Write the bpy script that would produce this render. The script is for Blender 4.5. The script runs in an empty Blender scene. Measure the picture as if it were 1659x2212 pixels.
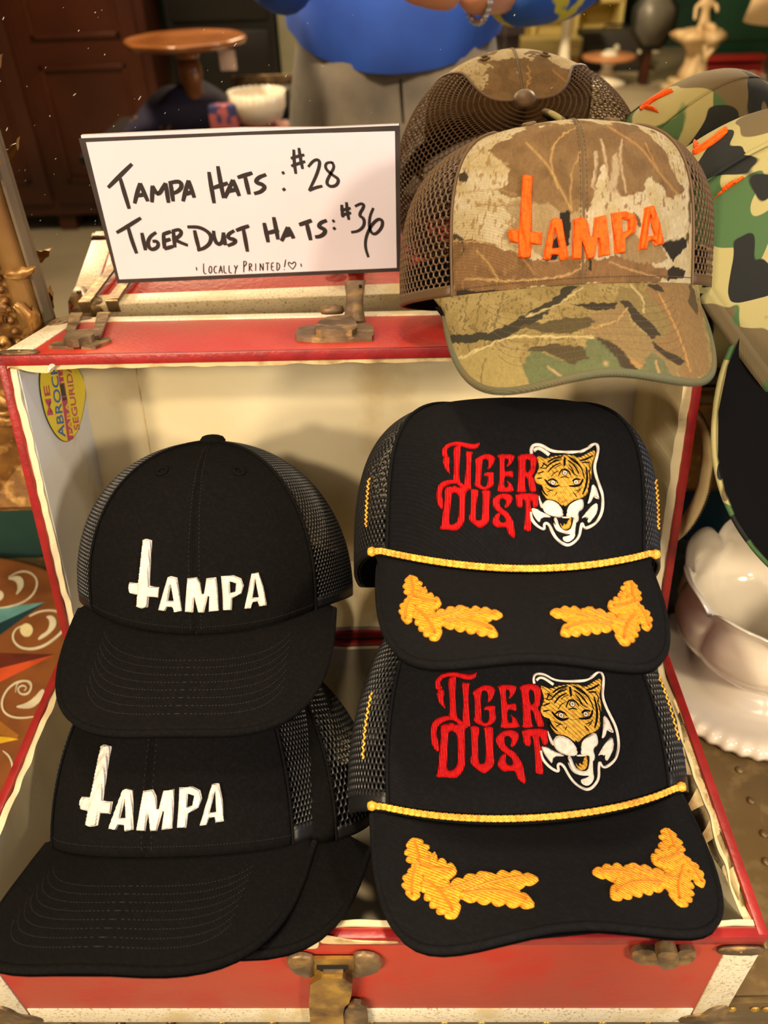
import bpy, bmesh, math, random
import numpy as np
from mathutils import Vector, Matrix, noise
from mathutils.bvhtree import BVHTree
from mathutils.geometry import delaunay_2d_cdt
random.seed(7)
SC=bpy.context.scene; COL=SC.collection
# ------------------------------------------------------------ camera
F=1733.6
CAMP=np.array([.2539,-.4328,.459])
def camrot(p,y,r):
    f=np.array([np.sin(y)*np.cos(p),np.cos(y)*np.cos(p),-np.sin(p)])
    rt=np.array([np.cos(y),-np.sin(y),0]); up=np.cross(rt,f)
    return np.cos(r)*rt+np.sin(r)*up,-np.sin(r)*rt+np.cos(r)*up,f
RT,UP,FW=camrot(.6629,-.0073,-.033)
cd=bpy.data.cameras.new('camera'); cam=bpy.data.objects.new('camera',cd); COL.objects.link(cam); SC.camera=cam
cd.sensor_fit='VERTICAL'; cd.sensor_height=36; cd.lens=F/2212*36; cd.clip_start=.02; cd.clip_end=60
m=Matrix.Identity(4)
for i in range(3): m[i][0]=RT[i]; m[i][1]=UP[i]; m[i][2]=-FW[i]; m[i][3]=CAMP[i]
cam.matrix_world=m
cd.dof.use_dof=True; cd.dof.focus_distance=.50; cd.dof.aperture_fstop=7.5
# ------------------------------------------------------------ world, lights, exposure
w=bpy.data.worlds.new('world'); SC.world=w; w.use_nodes=True
w.node_tree.nodes['Background'].inputs[0].default_value=(1.0,.80,.55,1); w.node_tree.nodes['Background'].inputs[1].default_value=.25
SC.view_settings.view_transform='Standard'; SC.view_settings.look='None'; SC.view_settings.gamma=1
SC.view_settings.exposure=-.32
def area(name,loc,target,size,power,color,label):
    l=bpy.data.lights.new(name,'AREA'); l.shape='DISK'; l.size=size; l.energy=power; l.color=color
    o=bpy.data.objects.new(name,l); COL.objects.link(o); o.location=loc
    o.rotation_euler=(Vector(target)-Vector(loc)).to_track_quat('-Z','Y').to_euler()
    o['label']=label; o['category']='lamp'; return o
WARM=(1,.80,.55)
area('lamp_or_fill',(-.70,-1.15,.80),(.2,0,.1),.14,22,WARM,'warm lamp in front of the case to the left of the photographer')
area('lamp_or_fill',(.30,-.40,1.85),(.25,-.1,0),.14,19,WARM,'warm ceiling lamp straight above the mirror and the hats')
area('lamp_or_fill',(1.08,-1.15,.85),(.3,0,.1),.16,22,(1,.82,.58),'warm lamp in front of the case to the right of the photographer')
area('lamp_or_fill',(.9,-4.2,1.7),(.9,-4.6,-.8),.5,260,WARM,'warm ceiling lamp far behind over the white pedestal table')
area('lamp_or_fill',(-.7,-1.75,1.75),(-.4,-2.0,-.2),.3,85,WARM,'warm ceiling lamp over the dark wardrobe')
o_=area('lamp_or_fill',(.15,.0,1.9),(.29,-.85,.1),.15,9,WARM,'added warm spot fill aimed at the photographer'); o_.data.spread=math.radians(50)  # unseen fill added to brighten the front of the photographer
area('soft_fill',(.3,-2.2,1.85),(.3,0,0),1.3,40,(1,.84,.62),'large soft fill light added behind the photographer')  # unseen soft fill, added to lift the shade inside the lid
area('window_light',(2.2,-.7,.75),(.3,0,.05),.6,13,(.45,.62,1),'cool daylight from a window on the right')
# ------------------------------------------------------------ pixel helpers (a photograph pixel as a ray)
def ray(u,v): return FW+RT*(u-829.5)/F-UP*(v-1106)/F
def onplane(u,v,p,n):
    d=ray(u,v); n=np.array(n,float); return CAMP+d*((np.array(p)-CAMP)@n)/(d@n)
def onY(u,v,y): return onplane(u,v,(0,y,0),(0,1,0))
def onZ(u,v,z): return onplane(u,v,(0,0,z),(0,0,1))
MY=.1653                       # mirror plane
def refl(u,v,dy):              # real position of something seen in the mirror, dy = metres in front of the mirror
    p=onY(u,v,MY+dy); return Vector((p[0],MY-dy,p[2]))
def projn(P):
    d=P-CAMP; z=d@FW; return np.stack([829.5+F*(d@RT)/z,1106-F*(d@UP)/z],-1)
# ------------------------------------------------------------ materials
def lin(c): 
    return tuple(((x/255)/12.92 if x/255<=.04045 else ((x/255+.055)/1.055)**2.4) for x in c)+(1,)
def mat(name,c,rough=.7,metal=0,c2=None,ns=20,nlo=.4,nhi=.65,bump=0,bs=80,coat=0,sheen=0,trans=0,spec=.5,c3=None,n3=4,sss=0,detail=6,alpha=None,emit=None,wave=None):
    m=bpy.data.materials.new(name); m.use_nodes=True; nt=m.node_tree; N=nt.nodes; L=nt.links; b=N['Principled BSDF']
    b.inputs['Base Color'].default_value=lin(c); b.inputs['Roughness'].default_value=rough; b.inputs['Metallic'].default_value=metal
    b.inputs['Specular IOR Level'].default_value=spec
    if coat: b.inputs['Coat Weight'].default_value=coat; b.inputs['Coat Roughness'].default_value=.12
    if sheen: b.inputs['Sheen Weight'].default_value=sheen
    if trans: b.inputs['Transmission Weight'].default_value=trans
    if sss: b.inputs['Subsurface Weight'].default_value=sss; b.inputs['Subsurface Radius'].default_value=(.01,.01,.01); b.inputs['Subsurface Scale'].default_value=.6
    if emit: b.inputs['Emission Color'].default_value=lin(c); b.inputs['Emission Strength'].default_value=emit
    tc=N.new('ShaderNodeTexCoord')
    def nz(scale,lo,hi,det=6):
        n=N.new('ShaderNodeTexNoise'); n.inputs['Scale'].default_value=scale; n.inputs['Detail'].default_value=det; L.new(tc.outputs['Object'],n.inputs['Vector'])
        r=N.new('ShaderNodeMapRange'); r.inputs[1].default_value=lo; r.inputs[2].default_value=hi; L.new(n.outputs[0],r.inputs[0]); return n,r.outputs[0]
    last=None
    if c2:
        _,f=nz(ns,nlo,nhi,detail); mx=N.new('ShaderNodeMix'); mx.data_type='RGBA'; L.new(f,mx.inputs[0]); mx.inputs[6].default_value=lin(c); mx.inputs[7].default_value=lin(c2); last=mx.outputs[2]
        if c3:
            _,f=nz(n3,.52,.66); m2=N.new('ShaderNodeMix'); m2.data_type='RGBA'; L.new(f,m2.inputs[0]); L.new(last,m2.inputs[6]); m2.inputs[7].default_value=lin(c3); last=m2.outputs[2]
        L.new(last,b.inputs['Base Color'])
    if bump or wave:
        bp=N.new('ShaderNodeBump'); bp.inputs['Distance'].default_value=.001
        if wave:
            wv=N.new('ShaderNodeTexWave'); wv.inputs['Scale'].default_value=wave[0]; wv.inputs['Distortion'].default_value=wave[2]; wv.bands_direction=wave[3] if len(wave)>3 else 'DIAGONAL'
            L.new(tc.outputs[wave[4] if len(wave)>4 else 'Object'],wv.inputs['Vector']); bp.inputs['Strength'].default_value=wave[1]; L.new(wv.outputs[1],bp.inputs['Height'])
        else:
            n=N.new('ShaderNodeTexNoise'); n.inputs['Scale'].default_value=bs; n.inputs['Detail'].default_value=4; L.new(tc.outputs['Object'],n.inputs['Vector']); bp.inputs['Strength'].default_value=bump; L.new(n.outputs[0],bp.inputs['Height'])
        L.new(bp.outputs[0],b.inputs['Normal'])
    return m
M={}
M['red']=mat('red_leatherette',(176,38,28),.42,c2=(156,30,24),ns=9,c3=(184,60,42),n3=14,bump=.35,bs=260,spec=.5)
M['redside']=mat('red_painted_front',(168,62,44),.5,c2=(158,54,38),ns=7,c3=(170,46,32),n3=30,bump=.2,bs=200)
M['rededge']=mat('red_edge',(146,30,30),.38,c2=(124,24,26),ns=60,bump=.3,bs=300)
M['trim']=mat('speckled_white_trim',(222,214,190),.45,c2=(160,142,106),ns=600,nlo=.54,nhi=.68,c3=(200,184,142),n3=25,bump=.3,bs=400)
M['lining']=mat('cream_paper_lining',(214,202,168),.75,c2=(202,188,150),ns=9,c3=(188,168,126),n3=14,bump=.25,bs=60)
M['liningw']=mat('white_paper_lining',(214,216,220),.55,c2=(200,200,200),ns=9,c3=(176,160,130),n3=16,bump=.2,bs=50)
M['raw']=mat('torn_cardboard',(206,184,136),.85,c2=(150,112,64),ns=60,nlo=.5,nhi=.7,bump=.8,bs=200)
M['bronze']=mat('tarnished_bronze',(124,104,76),.45,.5,c2=(84,64,44),ns=60,c3=(160,128,80),n3=90,bump=.6,bs=160)
M['brass']=mat('worn_brass',(196,158,70),.36,.55,c2=(140,104,48),ns=45,c3=(90,62,38),n3=30,bump=.5,bs=120)
M['dark']=mat('dark_hole',(14,12,10),.8)
M['trunk']=mat('olive_brown_metal',(104,84,50),.36,.25,c2=(84,66,38),ns=10,c3=(120,100,64),n3=60,bump=.35,bs=60)
M['wood']=mat('painted_wood_board',(124,72,30),.5,c2=(104,58,24),ns=30,bump=.3,bs=90)
M['green']=mat('dark_green_wall',(14,54,44),.8,c2=(10,42,36),ns=6,bump=.3,bs=60)
M['milk']=mat('milk_glass',(232,222,204),.12,coat=.6,sss=.3,spec=.6)
M['sign']=mat('white_card',(204,198,208),.6,c2=(198,192,200),ns=6)
M['ink']=mat('black_marker_ink',(28,22,20),.6)
M['inkb']=mat('brown_black_marker_edge',(48,38,34),.6,c2=(34,27,24),ns=40)
M['gold']=mat('old_gilt_wood',(150,108,52),.38,.35,c2=(104,70,34),ns=40,c3=(196,152,84),n3=70,bump=.5,bs=90)
M['gold2']=mat('gilt_moulding',(140,106,60),.35,.3,c2=(110,80,44),ns=14,bump=.3,bs=60)
M['frameg']=mat('grey_frame_slip',(98,86,66),.5,c2=(76,64,48),ns=12)
def fabric(name,c,c2,scale,strength,rough=.9,direction='DIAGONAL',sheen=.0):
    return mat(name,c,rough,c2=c2,ns=500,nlo=.45,nhi=.75,wave=(scale,strength,.4,direction),sheen=sheen,spec=.1)
M['twill']=fabric('black_cotton_twill',(11,10,10),(19,17,16),420,.5)
M['foam']=fabric('black_foam_fabric',(14,14,16),(21,21,24),260,.25)
M['mesh']=mat('black_plastic_mesh',(22,22,23),.45,spec=.5)
M['camomesh']=mat('brown_plastic_mesh',(84,62,38),.5,spec=.4)
M['thread_white']=fabric('white_embroidery',(216,208,200),(196,182,166),170,.7,.55,'Y')
M['thread_orange']=fabric('orange_embroidery',(238,92,20),(206,64,10),170,.7,.5,'Y')
M['thread_red']=fabric('red_embroidery',(206,24,26),(164,14,20),260,.8,.5,'X')
M['thread_gold']=fabric('gold_embroidery',(214,166,66),(150,104,34),200,.9,.5)
M['thread_yellow']=fabric('yellow_gold_embroidery',(244,166,50),(204,122,34),240,.8,.42)
M['rope']=mat('gold_rope',(236,180,60),.35,c2=(196,134,36),ns=300,spec=.6)
M['stitch']=mat('black_thread',(19,18,17),.6)
M['stitchb']=mat('brown_thread',(84,68,44),.7)
M['blackin']=mat('black_lining',(7,6,7),.95,spec=.1)
M['felt']=mat('black_satin',(14,11,12),.42,c2=(20,16,17),ns=8,sheen=.05,spec=.3)
M['steel']=mat('chrome_steel',(200,200,205),.15,1)
M['phone']=mat('dark_phone_glass',(24,26,30),.1,.3)
M['white']=mat('white_lacquer',(232,226,206),.35,c2=(220,212,190),ns=3)
def vcolmat(name,bumpscale=420):
    m=mat(name,(128,128,128),.85,wave=(bumpscale,.15,.4),spec=.25); nt=m.node_tree
    a=nt.nodes.new('ShaderNodeVertexColor'); a.layer_name='Col'
    n=nt.nodes.new('ShaderNodeTexNoise'); n.inputs['Scale'].default_value=700; n.inputs['Detail'].default_value=2
    tc=nt.nodes.new('ShaderNodeTexCoord'); nt.links.new(tc.outputs['Object'],n.inputs['Vector'])
    mp=nt.nodes.new('ShaderNodeMapRange'); mp.inputs[3].default_value=.75; mp.inputs[4].default_value=1.25; nt.links.new(n.outputs[0],mp.inputs[0])
    mx=nt.nodes.new('ShaderNodeVectorMath'); mx.operation='SCALE'; nt.links.new(a.outputs[0],mx.inputs[0]); nt.links.new(mp.outputs[0],mx.inputs[3])
    nt.links.new(mx.outputs[0],nt.nodes['Principled BSDF'].inputs['Base Color']); return m
M['camo']=vcolmat('leaf_print_camouflage')
def woodland():
    m=mat('woodland_camouflage',(168,158,104),.8,wave=(420,.12,.4),spec=.25); nt=m.node_tree; N=nt.nodes; L=nt.links
    tc=N.new('ShaderNodeTexCoord'); last=None
    prev=lin((150,142,96))
    for i,(sc,th,c) in enumerate(((13,.52,(62,90,54)),(14,.56,(92,80,56)),(15,.595,(24,26,26)))):
        mp=N.new('ShaderNodeMapping'); mp.inputs['Location'].default_value=(i*3.1,i*1.7,.4+i); mp.inputs['Scale'].default_value=(1,1.5,1); L.new(tc.outputs['Object'],mp.inputs[0])
        n=N.new('ShaderNodeTexNoise'); n.inputs['Scale'].default_value=sc; n.inputs['Detail'].default_value=1.2; n.inputs['Distortion'].default_value=.6; L.new(mp.outputs[0],n.inputs['Vector'])
        r=N.new('ShaderNodeMapRange'); r.inputs[1].default_value=th; r.inputs[2].default_value=th+.006; L.new(n.outputs[0],r.inputs[0])
        mx=N.new('ShaderNodeMix'); mx.data_type='RGBA'; L.new(r.outputs[0],mx.inputs[0])
        if last is None: mx.inputs[6].default_value=prev
        else: L.new(last,mx.inputs[6])
        mx.inputs[7].default_value=lin(c); last=mx.outputs[2]
    L.new(last,N['Principled BSDF'].inputs['Base Color']); return m
M['woodland']=woodland()
# ------------------------------------------------------------ object helpers
def thing(name,label,cat,loc=(0,0,0),rot=None,group=None):
    o=bpy.data.objects.new(name,None); COL.objects.link(o); o.empty_display_size=.03
    o.location=loc
    if rot is not None: o.rotation_euler=rot
    o['label']=label; o['category']=cat
    if group: o['group']=group
    return o
def tag(o,label,cat,group=None):
    o['label']=label; o['category']=cat
    if group: o['group']=group
    return o
def mesh(name,v,f,m,parent=None,smooth=True,label=None,kind=None):
    me=bpy.data.meshes.new(name); me.from_pydata([tuple(map(float,p)) for p in v] if not isinstance(v,np.ndarray) else v.tolist(),[],f); me.update()
    o=bpy.data.objects.new(name,me); COL.objects.link(o)
    for mm in (m if isinstance(m,(list,tuple)) else [m]): me.materials.append(mm)
    if smooth: me.polygons.foreach_set('use_smooth',[True]*len(me.polygons))
    if parent is not None: o.parent=parent
    if label: o['label']=label
    if kind: o['kind']=kind
    return o
class MB:
    def __init__(s): s.v=[]; s.f=[]
    def add(s,v,f):
        k=len(s.v); s.v+= [tuple(map(float,p)) for p in v]; s.f+=[tuple(i+k for i in q) for q in f]; return s
    def box(s,lo,hi,bev=0,T=None):
        lo=np.array(lo,float); hi=np.array(hi,float); 
        if bev<=0:
            v=[(x,y,z) for x in (lo[0],hi[0]) for y in (lo[1],hi[1]) for z in (lo[2],hi[2])]
            f=[(0,1,3,2),(4,6,7,5),(0,4,5,1),(2,3,7,6),(0,2,6,4),(1,5,7,3)]
        else:
            bm=bmesh.new(); bmesh.ops.create_cube(bm,size=1)
            for q in bm.verts: q.co=Vector(((lo+hi)/2+np.array(q.co)*(hi-lo)))
            bmesh.ops.bevel(bm,geom=bm.edges[:],offset=bev,segments=2,affect='EDGES',profile=.5); bm.verts.ensure_lookup_table()
            v=[tuple(q.co) for q in bm.verts]; f=[tuple(x.index for x in q.verts) for q in bm.faces]; bm.free()
        if T: v=[T(p) for p in v]
        return s.add(v,f)
    def tube(s,pts,r,n=8,closed=False,cap=True,flat=1.0,upv=None):
        P=[Vector(p) for p in pts]; K=len(P); R=r if hasattr(r,'__len__') else [r]*K
        t0=None; nrm=None; V=[]
        for i in range(K):
            a=P[i-1] if (i>0 or closed) else P[i]; b=P[(i+1)%K] if (i<K-1 or closed) else P[i]
            t=(b-a); t=t.normalized() if t.length>1e-9 else Vector((0,0,1))
            if upv is not None: nrm=Vector(upv[i] if hasattr(upv[0],'__len__') else upv)
            elif nrm is None: nrm=Vector((0,0,1)) if abs(t.z)<.9 else Vector((1,0,0))
            nrm=(nrm-t*nrm.dot(t)); nrm=nrm.normalized() if nrm.length>1e-9 else t.orthogonal().normalized()
            bi=t.cross(nrm)
            for k in range(n):
                a_=2*math.pi*k/n; V.append(P[i]+nrm*(math.cos(a_)*R[i]*flat)+bi*(math.sin(a_)*R[i]))
        f=[]
        for i in range(K-(0 if closed else 1)):
            j=(i+1)%K
            for k in range(n): l=(k+1)%n; f.append((i*n+k,j*n+k,j*n+l,i*n+l)[::-1])
        if cap and not closed: f.append(tuple(range(n))); f.append(tuple(range((K-1)*n,K*n))[::-1])
        return s.add(V,f)
    def lathe(s,prof,n=32,c=(0,0,0),fn=None,T=None):
        V=[]
        for (r,z) in prof:
            for k in range(n):
                a=2*math.pi*k/n; rr,zz=(r,z) if fn is None else fn(r,z,a)
                V.append((c[0]+rr*math.cos(a),c[1]+rr*math.sin(a),c[2]+zz))
        f=[]
        for i in range(len(prof)-1):
            for k in range(n): l=(k+1)%n; f.append((i*n+k,i*n+l,(i+1)*n+l,(i+1)*n+k))
        f.append(tuple(range(n))[::-1]); f.append(tuple(range((len(prof)-1)*n,len(prof)*n)))
        if T: V=[T(p) for p in V]
        return s.add(V,f)
    def prism(s,poly,T,h0,h1):
        n=len(poly); V=[T(p[0],p[1],h0) for p in poly]+[T(p[0],p[1],h1) for p in poly]
        ar=sum(poly[i][0]*poly[(i+1)%n][1]-poly[(i+1)%n][0]*poly[i][1] for i in range(n))
        f=[tuple(range(n))[::-1],tuple(range(n,2*n))]+[(i,(i+1)%n,n+(i+1)%n,n+i) for i in range(n)]
        if ar<0: f=[q[::-1] for q in f]
        return s.add(V,f)
    def build(s,name,m,parent=None,smooth=True,label=None,kind=None): return mesh(name,s.v,s.f,m,parent,smooth,label,kind)
def sharp(o,a=35):
    try: o.data.set_sharp_from_angle(angle=math.radians(a))
    except Exception: pass
    return o
def grid(fn,U,Vv,thick=0,flip=False,closeu=False):
    """surface fn(u,v)->(...,3) on a grid, optional inner skin"""
    uu,vv=np.meshgrid(U,Vv,indexing='ij'); P=fn(uu,vv); nu,nv=len(U),len(Vv)
    f=[(i*nv+j,(i+1)*nv+j,(i+1)*nv+j+1,i*nv+j+1) for i in range(nu-1) for j in range(nv-1)]
    V=P.reshape(-1,3)
    if thick:
        du=np.gradient(P,axis=0); dv=np.gradient(P,axis=1); N=np.cross(du,dv); N/=np.linalg.norm(N,axis=-1,keepdims=True)+1e-12
        Q=(P-N*thick).reshape(-1,3); k=nu*nv; V=np.vstack([V,Q]); f+=[tuple(x+k for x in q[::-1]) for q in f]
        e=[i*nv for i in range(nu)]+[(nu-1)*nv+j for j in range(1,nv)]+[i*nv+nv-1 for i in range(nu-2,-1,-1)]+[j for j in range(nv-2,0,-1)]
        for a,b in zip(e,e[1:]+e[:1]): f.append((a,a+k,b+k,b))
    if flip: f=[q[::-1] for q in f]
    return V,f
def chaikin(p,n=1,closed=True):
    p=[tuple(q) for q in p]
    for _ in range(n):
        o=[]; K=len(p)
        rng=range(K) if closed else range(K-1)
        if not closed: o.append(p[0])
        for i in rng:
            a,b=p[i],p[(i+1)%K]; o+= [tuple(.75*x+.25*y for x,y in zip(a,b)),tuple(.25*x+.75*y for x,y in zip(a,b))]
        if not closed: o.append(p[-1])
        p=o
    return p
def inpoly(P,poly):
    x,y=P[:,0],P[:,1]; ins=np.zeros(len(P),bool); n=len(poly)
    for i in range(n):
        x0,y0=poly[i]; x1,y1=poly[(i+1)%n]
        if y0==y1: continue
        c=((y0>y)!=(y1>y))&(x<(x1-x0)*(y-y0)/(y1-y0)+x0); ins^=c
    return ins
def resample(poly,step,closed=True):
    o=[]; K=len(poly)
    for i in range(K if closed else K-1):
        a=np.array(poly[i],float); b=np.array(poly[(i+1)%K],float); n=max(1,int(np.ceil(np.linalg.norm(b-a)/step)))
        o+=[tuple(a+(b-a)*k/n) for k in range(n)]
    if not closed: o.append(tuple(poly[-1]))
    return o
def segdist(P,loops):
    d=np.full(len(P),1e9)
    for L in loops:
        A=np.array(L,float); B=np.roll(A,-1,0)
        for a,b in zip(A,B):
            D=b-a; t=np.clip(((P-a)@D)/(D@D+1e-12),0,1); e=P-a-t[:,None]*D; d=np.minimum(d,np.hypot(e[:,0],e[:,1]))
    return d
def fill(loops,step):
    """2-D triangulation of polygons (even-odd) with inner points; returns pts, tris, boundary distance"""
    loops=[resample(l,step) for l in loops]
    pts=[];ed=[]
    for l in loops:
        k=len(pts); pts+=l; ed+=[(k+i,k+(i+1)%len(l)) for i in range(len(l))]
    nb=len(pts); A=np.array(pts); lo=A.min(0); hi=A.max(0)
    gx,gy=np.meshgrid(np.arange(lo[0],hi[0],step),np.arange(lo[1],hi[1],step*.87)); gx=gx+(np.arange(gx.shape[0])%2)[:,None]*step/2
    G=np.stack([gx.ravel(),gy.ravel()],1); ins=np.zeros(len(G),bool)
    for l in loops: ins^=inpoly(G,l)
    G=G[ins]
    if len(G): G=G[segdist(G,loops)>step*.45]
    pts=pts+[tuple(g) for g in G]
    r=delaunay_2d_cdt([Vector(p) for p in pts],ed,[],0,1e-5)
    V=np.array([tuple(v) for v in r[0]]); T=[tuple(f) for f in r[2]]
    cen=np.array([V[list(t)].mean(0) for t in T]); ins=np.zeros(len(T),bool)
    for l in loops: ins^=inpoly(cen,l)
    T=[t for t,i in zip(T,ins) if i]
    d=segdist(V,loops)
    return V,T,d
class Surf:
    """something that pixels can be laid on"""
    def __init__(s,v,f): s.t=BVHTree.FromPolygons([tuple(p) for p in v],[tuple(q) for q in f])
    def hit(s,u,v):
        d=Vector(ray(u,v)).normalized(); h=s.t.ray_cast(Vector(CAMP),d)
        if h[0] is None:
            p=Vector(CAMP)+d*.5; h=s.t.find_nearest(p)
        n=h[1]
        if n.dot(d)>0: n=-n
        return h[0],n
def emboss(name,loopsets,surf,h0,h1,rad,m,parent,step=3.5,label=None,smoothit=1,kind=None):
    """raised embroidery: polygon sets in photograph pixels laid on a surface; h0 edge height, h1 centre height, rad px of rounding"""
    inv=parent.matrix_world.inverted() if parent else Matrix.Identity(4)
    VV=[];FF=[]
    for loops in loopsets:
        loops=[chaikin(l,smoothit) for l in loops]
        V,T,d=fill(loops,step); k=len(VV)
        bd=d<1e-3
        base=[]
        for (u,v),dd in zip(V,d):
            p,n=surf.hit(u,v); t=min(1,dd/rad); h=h0+(h1-h0)*math.sqrt(max(0,1-(1-t)**2)); VV.append(tuple(inv@(p+n*h))); base.append(tuple(inv@(p-n*.0004)))
        tri=[]
        for t in T:
            a,b,c=[Vector(V[i]) for i in t]
            # viewer sees y downwards: orient towards the camera
            s=(b-a).cross(c-a) if False else (b.x-a.x)*(c.y-a.y)-(b.y-a.y)*(c.x-a.x)
            t=t if s<0 else t[::-1]; tri.append(t); FF.append(tuple(k+i for i in t))
        # skirt
        es={}
        for t in tri:
            for i in range(3):
                e=(t[i],t[(i+1)%3]); es[e]=1
        rim={}
        for (a,b) in es:
            if (b,a) not in es:
                for q in (a,b):
                    if q not in rim: rim[q]=len(VV); VV.append(base[q])
                FF.append((k+a,rim[a],rim[b],k+b))
    return mesh(name,VV,FF,m,parent,True,label,kind)
def homog(src,dst):
    A=[]
    for (x,y),(u,v) in zip(src,dst):
        A.append([x,y,1,0,0,0,-u*x,-u*y,-u]); A.append([0,0,0,x,y,1,-v*x,-v*y,-v])
    A=np.array(A,float); s=np.abs(A).max(0)+1e-12
    _,_,Vt=np.linalg.svd(A/s); H=(Vt[-1]/s).reshape(3,3)
    return lambda p:(lambda q:(q[0]/q[2],q[1]/q[2]))(H@np.array([p[0],p[1],1.]))
def affine(src,dst):
    A=np.array([[x,y,1] for x,y in src],float); X,_,_,_=np.linalg.lstsq(A,np.array(dst,float),rcond=None)
    return lambda p:tuple(np.array([p[0],p[1],1.])@X)
# ------------------------------------------------------------ setting
ZT=-.117                      # top of the steamer trunk
ZF=CAMP[2]-1.30               # floor
def struct(name,lo,hi,m):
    o=MB().box(lo,hi).build(name,m,smooth=False); o['kind']='structure'; return o
M['floor']=mat('grey_concrete_floor',(150,140,118),.45,c2=(128,118,98),ns=1.6,bump=.1,bs=20)
M['wallp']=mat('dark_green_plaster',(24,62,48),.8,c2=(18,50,40),ns=3)
M['walln']=mat('ochre_plaster',(120,100,70),.8,c2=(100,82,58),ns=2)
M['ceil']=mat('cream_ceiling',(190,170,130),.9,c2=(176,156,118),ns=2)
struct('floor',(-3.2,-8.2,ZF-.1),(4.6,.4,ZF),M['floor'])
struct('wall_back',(-3.2,.262,ZF),(4.6,.38,2.0),M['green'])
struct('wall_front',(-3.2,-8.2,ZF),(4.6,-8.05,2.0),M['wallp'])
struct('wall_left',(-3.3,-8.2,ZF),(-3.2,.38,2.0),M['walln'])
struct('wall_right',(4.6,-8.2,ZF),(4.7,.38,2.0),M['walln'])
struct('ceiling',(-3.3,-8.2,2.0),(4.7,.38,2.1),M['ceil'])
# ------------------------------------------------------------ steamer trunk underneath
tr=thing('steamer_trunk','olive brown metal steamer trunk with rivets under the red case','trunk',(.3,0,ZF))
def toT(p): return (p[0]-.3,p[1],p[2]-ZF)
sharp(MB().box((-.42,-.2195,ZF),(1.02,.245,ZT),.006,toT).build('body',M['trunk'],tr))
b=MB()
b.box((-.421,-.2225,ZT-.03),(1.021,-.2185,ZT+.0008),.0008,toT); sharp(b.build('edge_band',M['trunk'],tr))
rv=[(1476,1598),(1572,1605),(1597,1666),(1622,1732),(1650,1800),(1640,1722+140)]
for (u,v) in [(1572,1604),(1597,1664),(1622,1730),(1650,1802),(1543,1590),(1655,1862)]:
    p=onZ(u,v,ZT); b=MB(); b.lathe([(.0032,0),(.0034,.0006),(.0024,.0016),(.0008,.0021)],14,(p[0]-.3,p[1],p[2]-ZF)); b.build('rivet',M['trunk'],tr)
for u in (1480,1530,1580,1630,1655,60,150,260,370,480,590,740,800,960,1040,1180,1300,1400):
    p=onplane(u,2209 if u<1450 else 2178,(0,-.2225,0),(0,1,0)) ; b=MB()
    b.lathe([(.003,0),(.0032,.0006),(.0022,.0015),(.0008,.002)],12,(0,0,0),T=lambda q,p=p:toT((p[0]+q[0],-.2225-q[2],min(p[2],ZT-.006)+q[1]))); b.build('rivet',M['brass'],tr)
# ------------------------------------------------------------ red case
YAW=-.0222; W=.46; DB=.2215; HB=.117; TH=.2068; LL=.2236; LD=.1102
case=thing('vinyl_record_case','open red case with white metal trim, cream lining and tarnished latches','case',(0,0,0),(0,0,YAW))
case.name='storage_case'
bpy.context.view_layer.update()
MC=case.matrix_world.copy()
ld=Vector((0,math.sin(TH),math.cos(TH))); lb=Vector((0,math.cos(TH),-math.sin(TH))); lo_=Vector((0,0,.004))
def LT(p): return tuple(lo_+Vector((p[0],0,0))+lb*p[1]+ld*p[2])      # lid coordinates: x, outwards, along its height
def IT(p): return p
T5=.0050
body=MB()
body.box((0,-DB,-HB),(W,0,-HB+.004)); 
body.box((0,-DB,-HB),(T5,0,0),.0008); body.box((W-T5,-DB,-HB),(W,0,0),.0008)
body.box((0,-T5,-HB),(W,0,0),.0008); body.box((0,-DB,-HB),(W,-DB+T5,0),.0008)
base=sharp(body.build('base_box',M['redside'],case))
lip=MB(); lip.box((0,-DB-.0012,-.0085),(W,-DB+.004,.0004),.0006); lip.box((W-.0048,-DB,-.006),(W+.0008,0,.0006),.0006); lip.box((-.0008,-DB,-.006),(.0048,0,.0006),.0006); lip.box((0,-.0048,-.006),(W,.0006,.0005),.0005)
sharp(lip.build('rim_band',M['rededge'],case))
def wobble(mb,amp,scale,zmin):
    out=[]
    for p in mb.v:
        q=Vector(p)
        if q[2]>zmin: q+=noise.noise_vector(q*scale)*amp
        out.append(tuple(q))
    mb.v=out; return mb
def slab(x0,x1,y0,y1,z0,z1,n,axis):
    """thin lining slab with many cuts along its length so its top edge can be torn"""
    b=MB()
    for i in range(n):
        a=i/n;c=(i+1)/n
        if axis=='y': q=[(x0,y0+(y1-y0)*a),(x1,y0+(y1-y0)*a),(x1,y0+(y1-y0)*c),(x0,y0+(y1-y0)*c)]
        else: q=[(x0+(x1-x0)*a,y0),(x0+(x1-x0)*c,y0),(x0+(x1-x0)*c,y1),(x0+(x1-x0)*a,y1)]
        V=[(x,y,z0) for x,y in q]+[(x,y,z1) for x,y in q]
        b.add(V,[(0,1,2,3)[::-1],(4,5,6,7),(0,1,5,4),(1,2,6,5),(2,3,7,6),(3,0,4,7)])
    return b
e=.0052; t2=.0045
lin_=slab(W-e-t2,W-e,-DB+e,-e,-HB+.004,-.0018,60,'y'); wobble(lin_,.0016,70,-.01).build('lining',M['lining'],case,False)
wobble(slab(e,e+t2,-DB+e,-e,-HB+.004,-.001,60,'y'),.0016,70,-.01).build('lining',M['lining'],case,False)
wobble(slab(e,W-e,-DB+e,-DB+e+.003,-HB+.004,.0008,120,'x'),.0012,80,-.01).build('lining',M['lining'],case,False)
wobble(slab(e,W-e,-e-.003,-e,-HB+.004,-.001,80,'x'),.001,80,-.01).build('lining',M['lining'],case,False)
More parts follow.
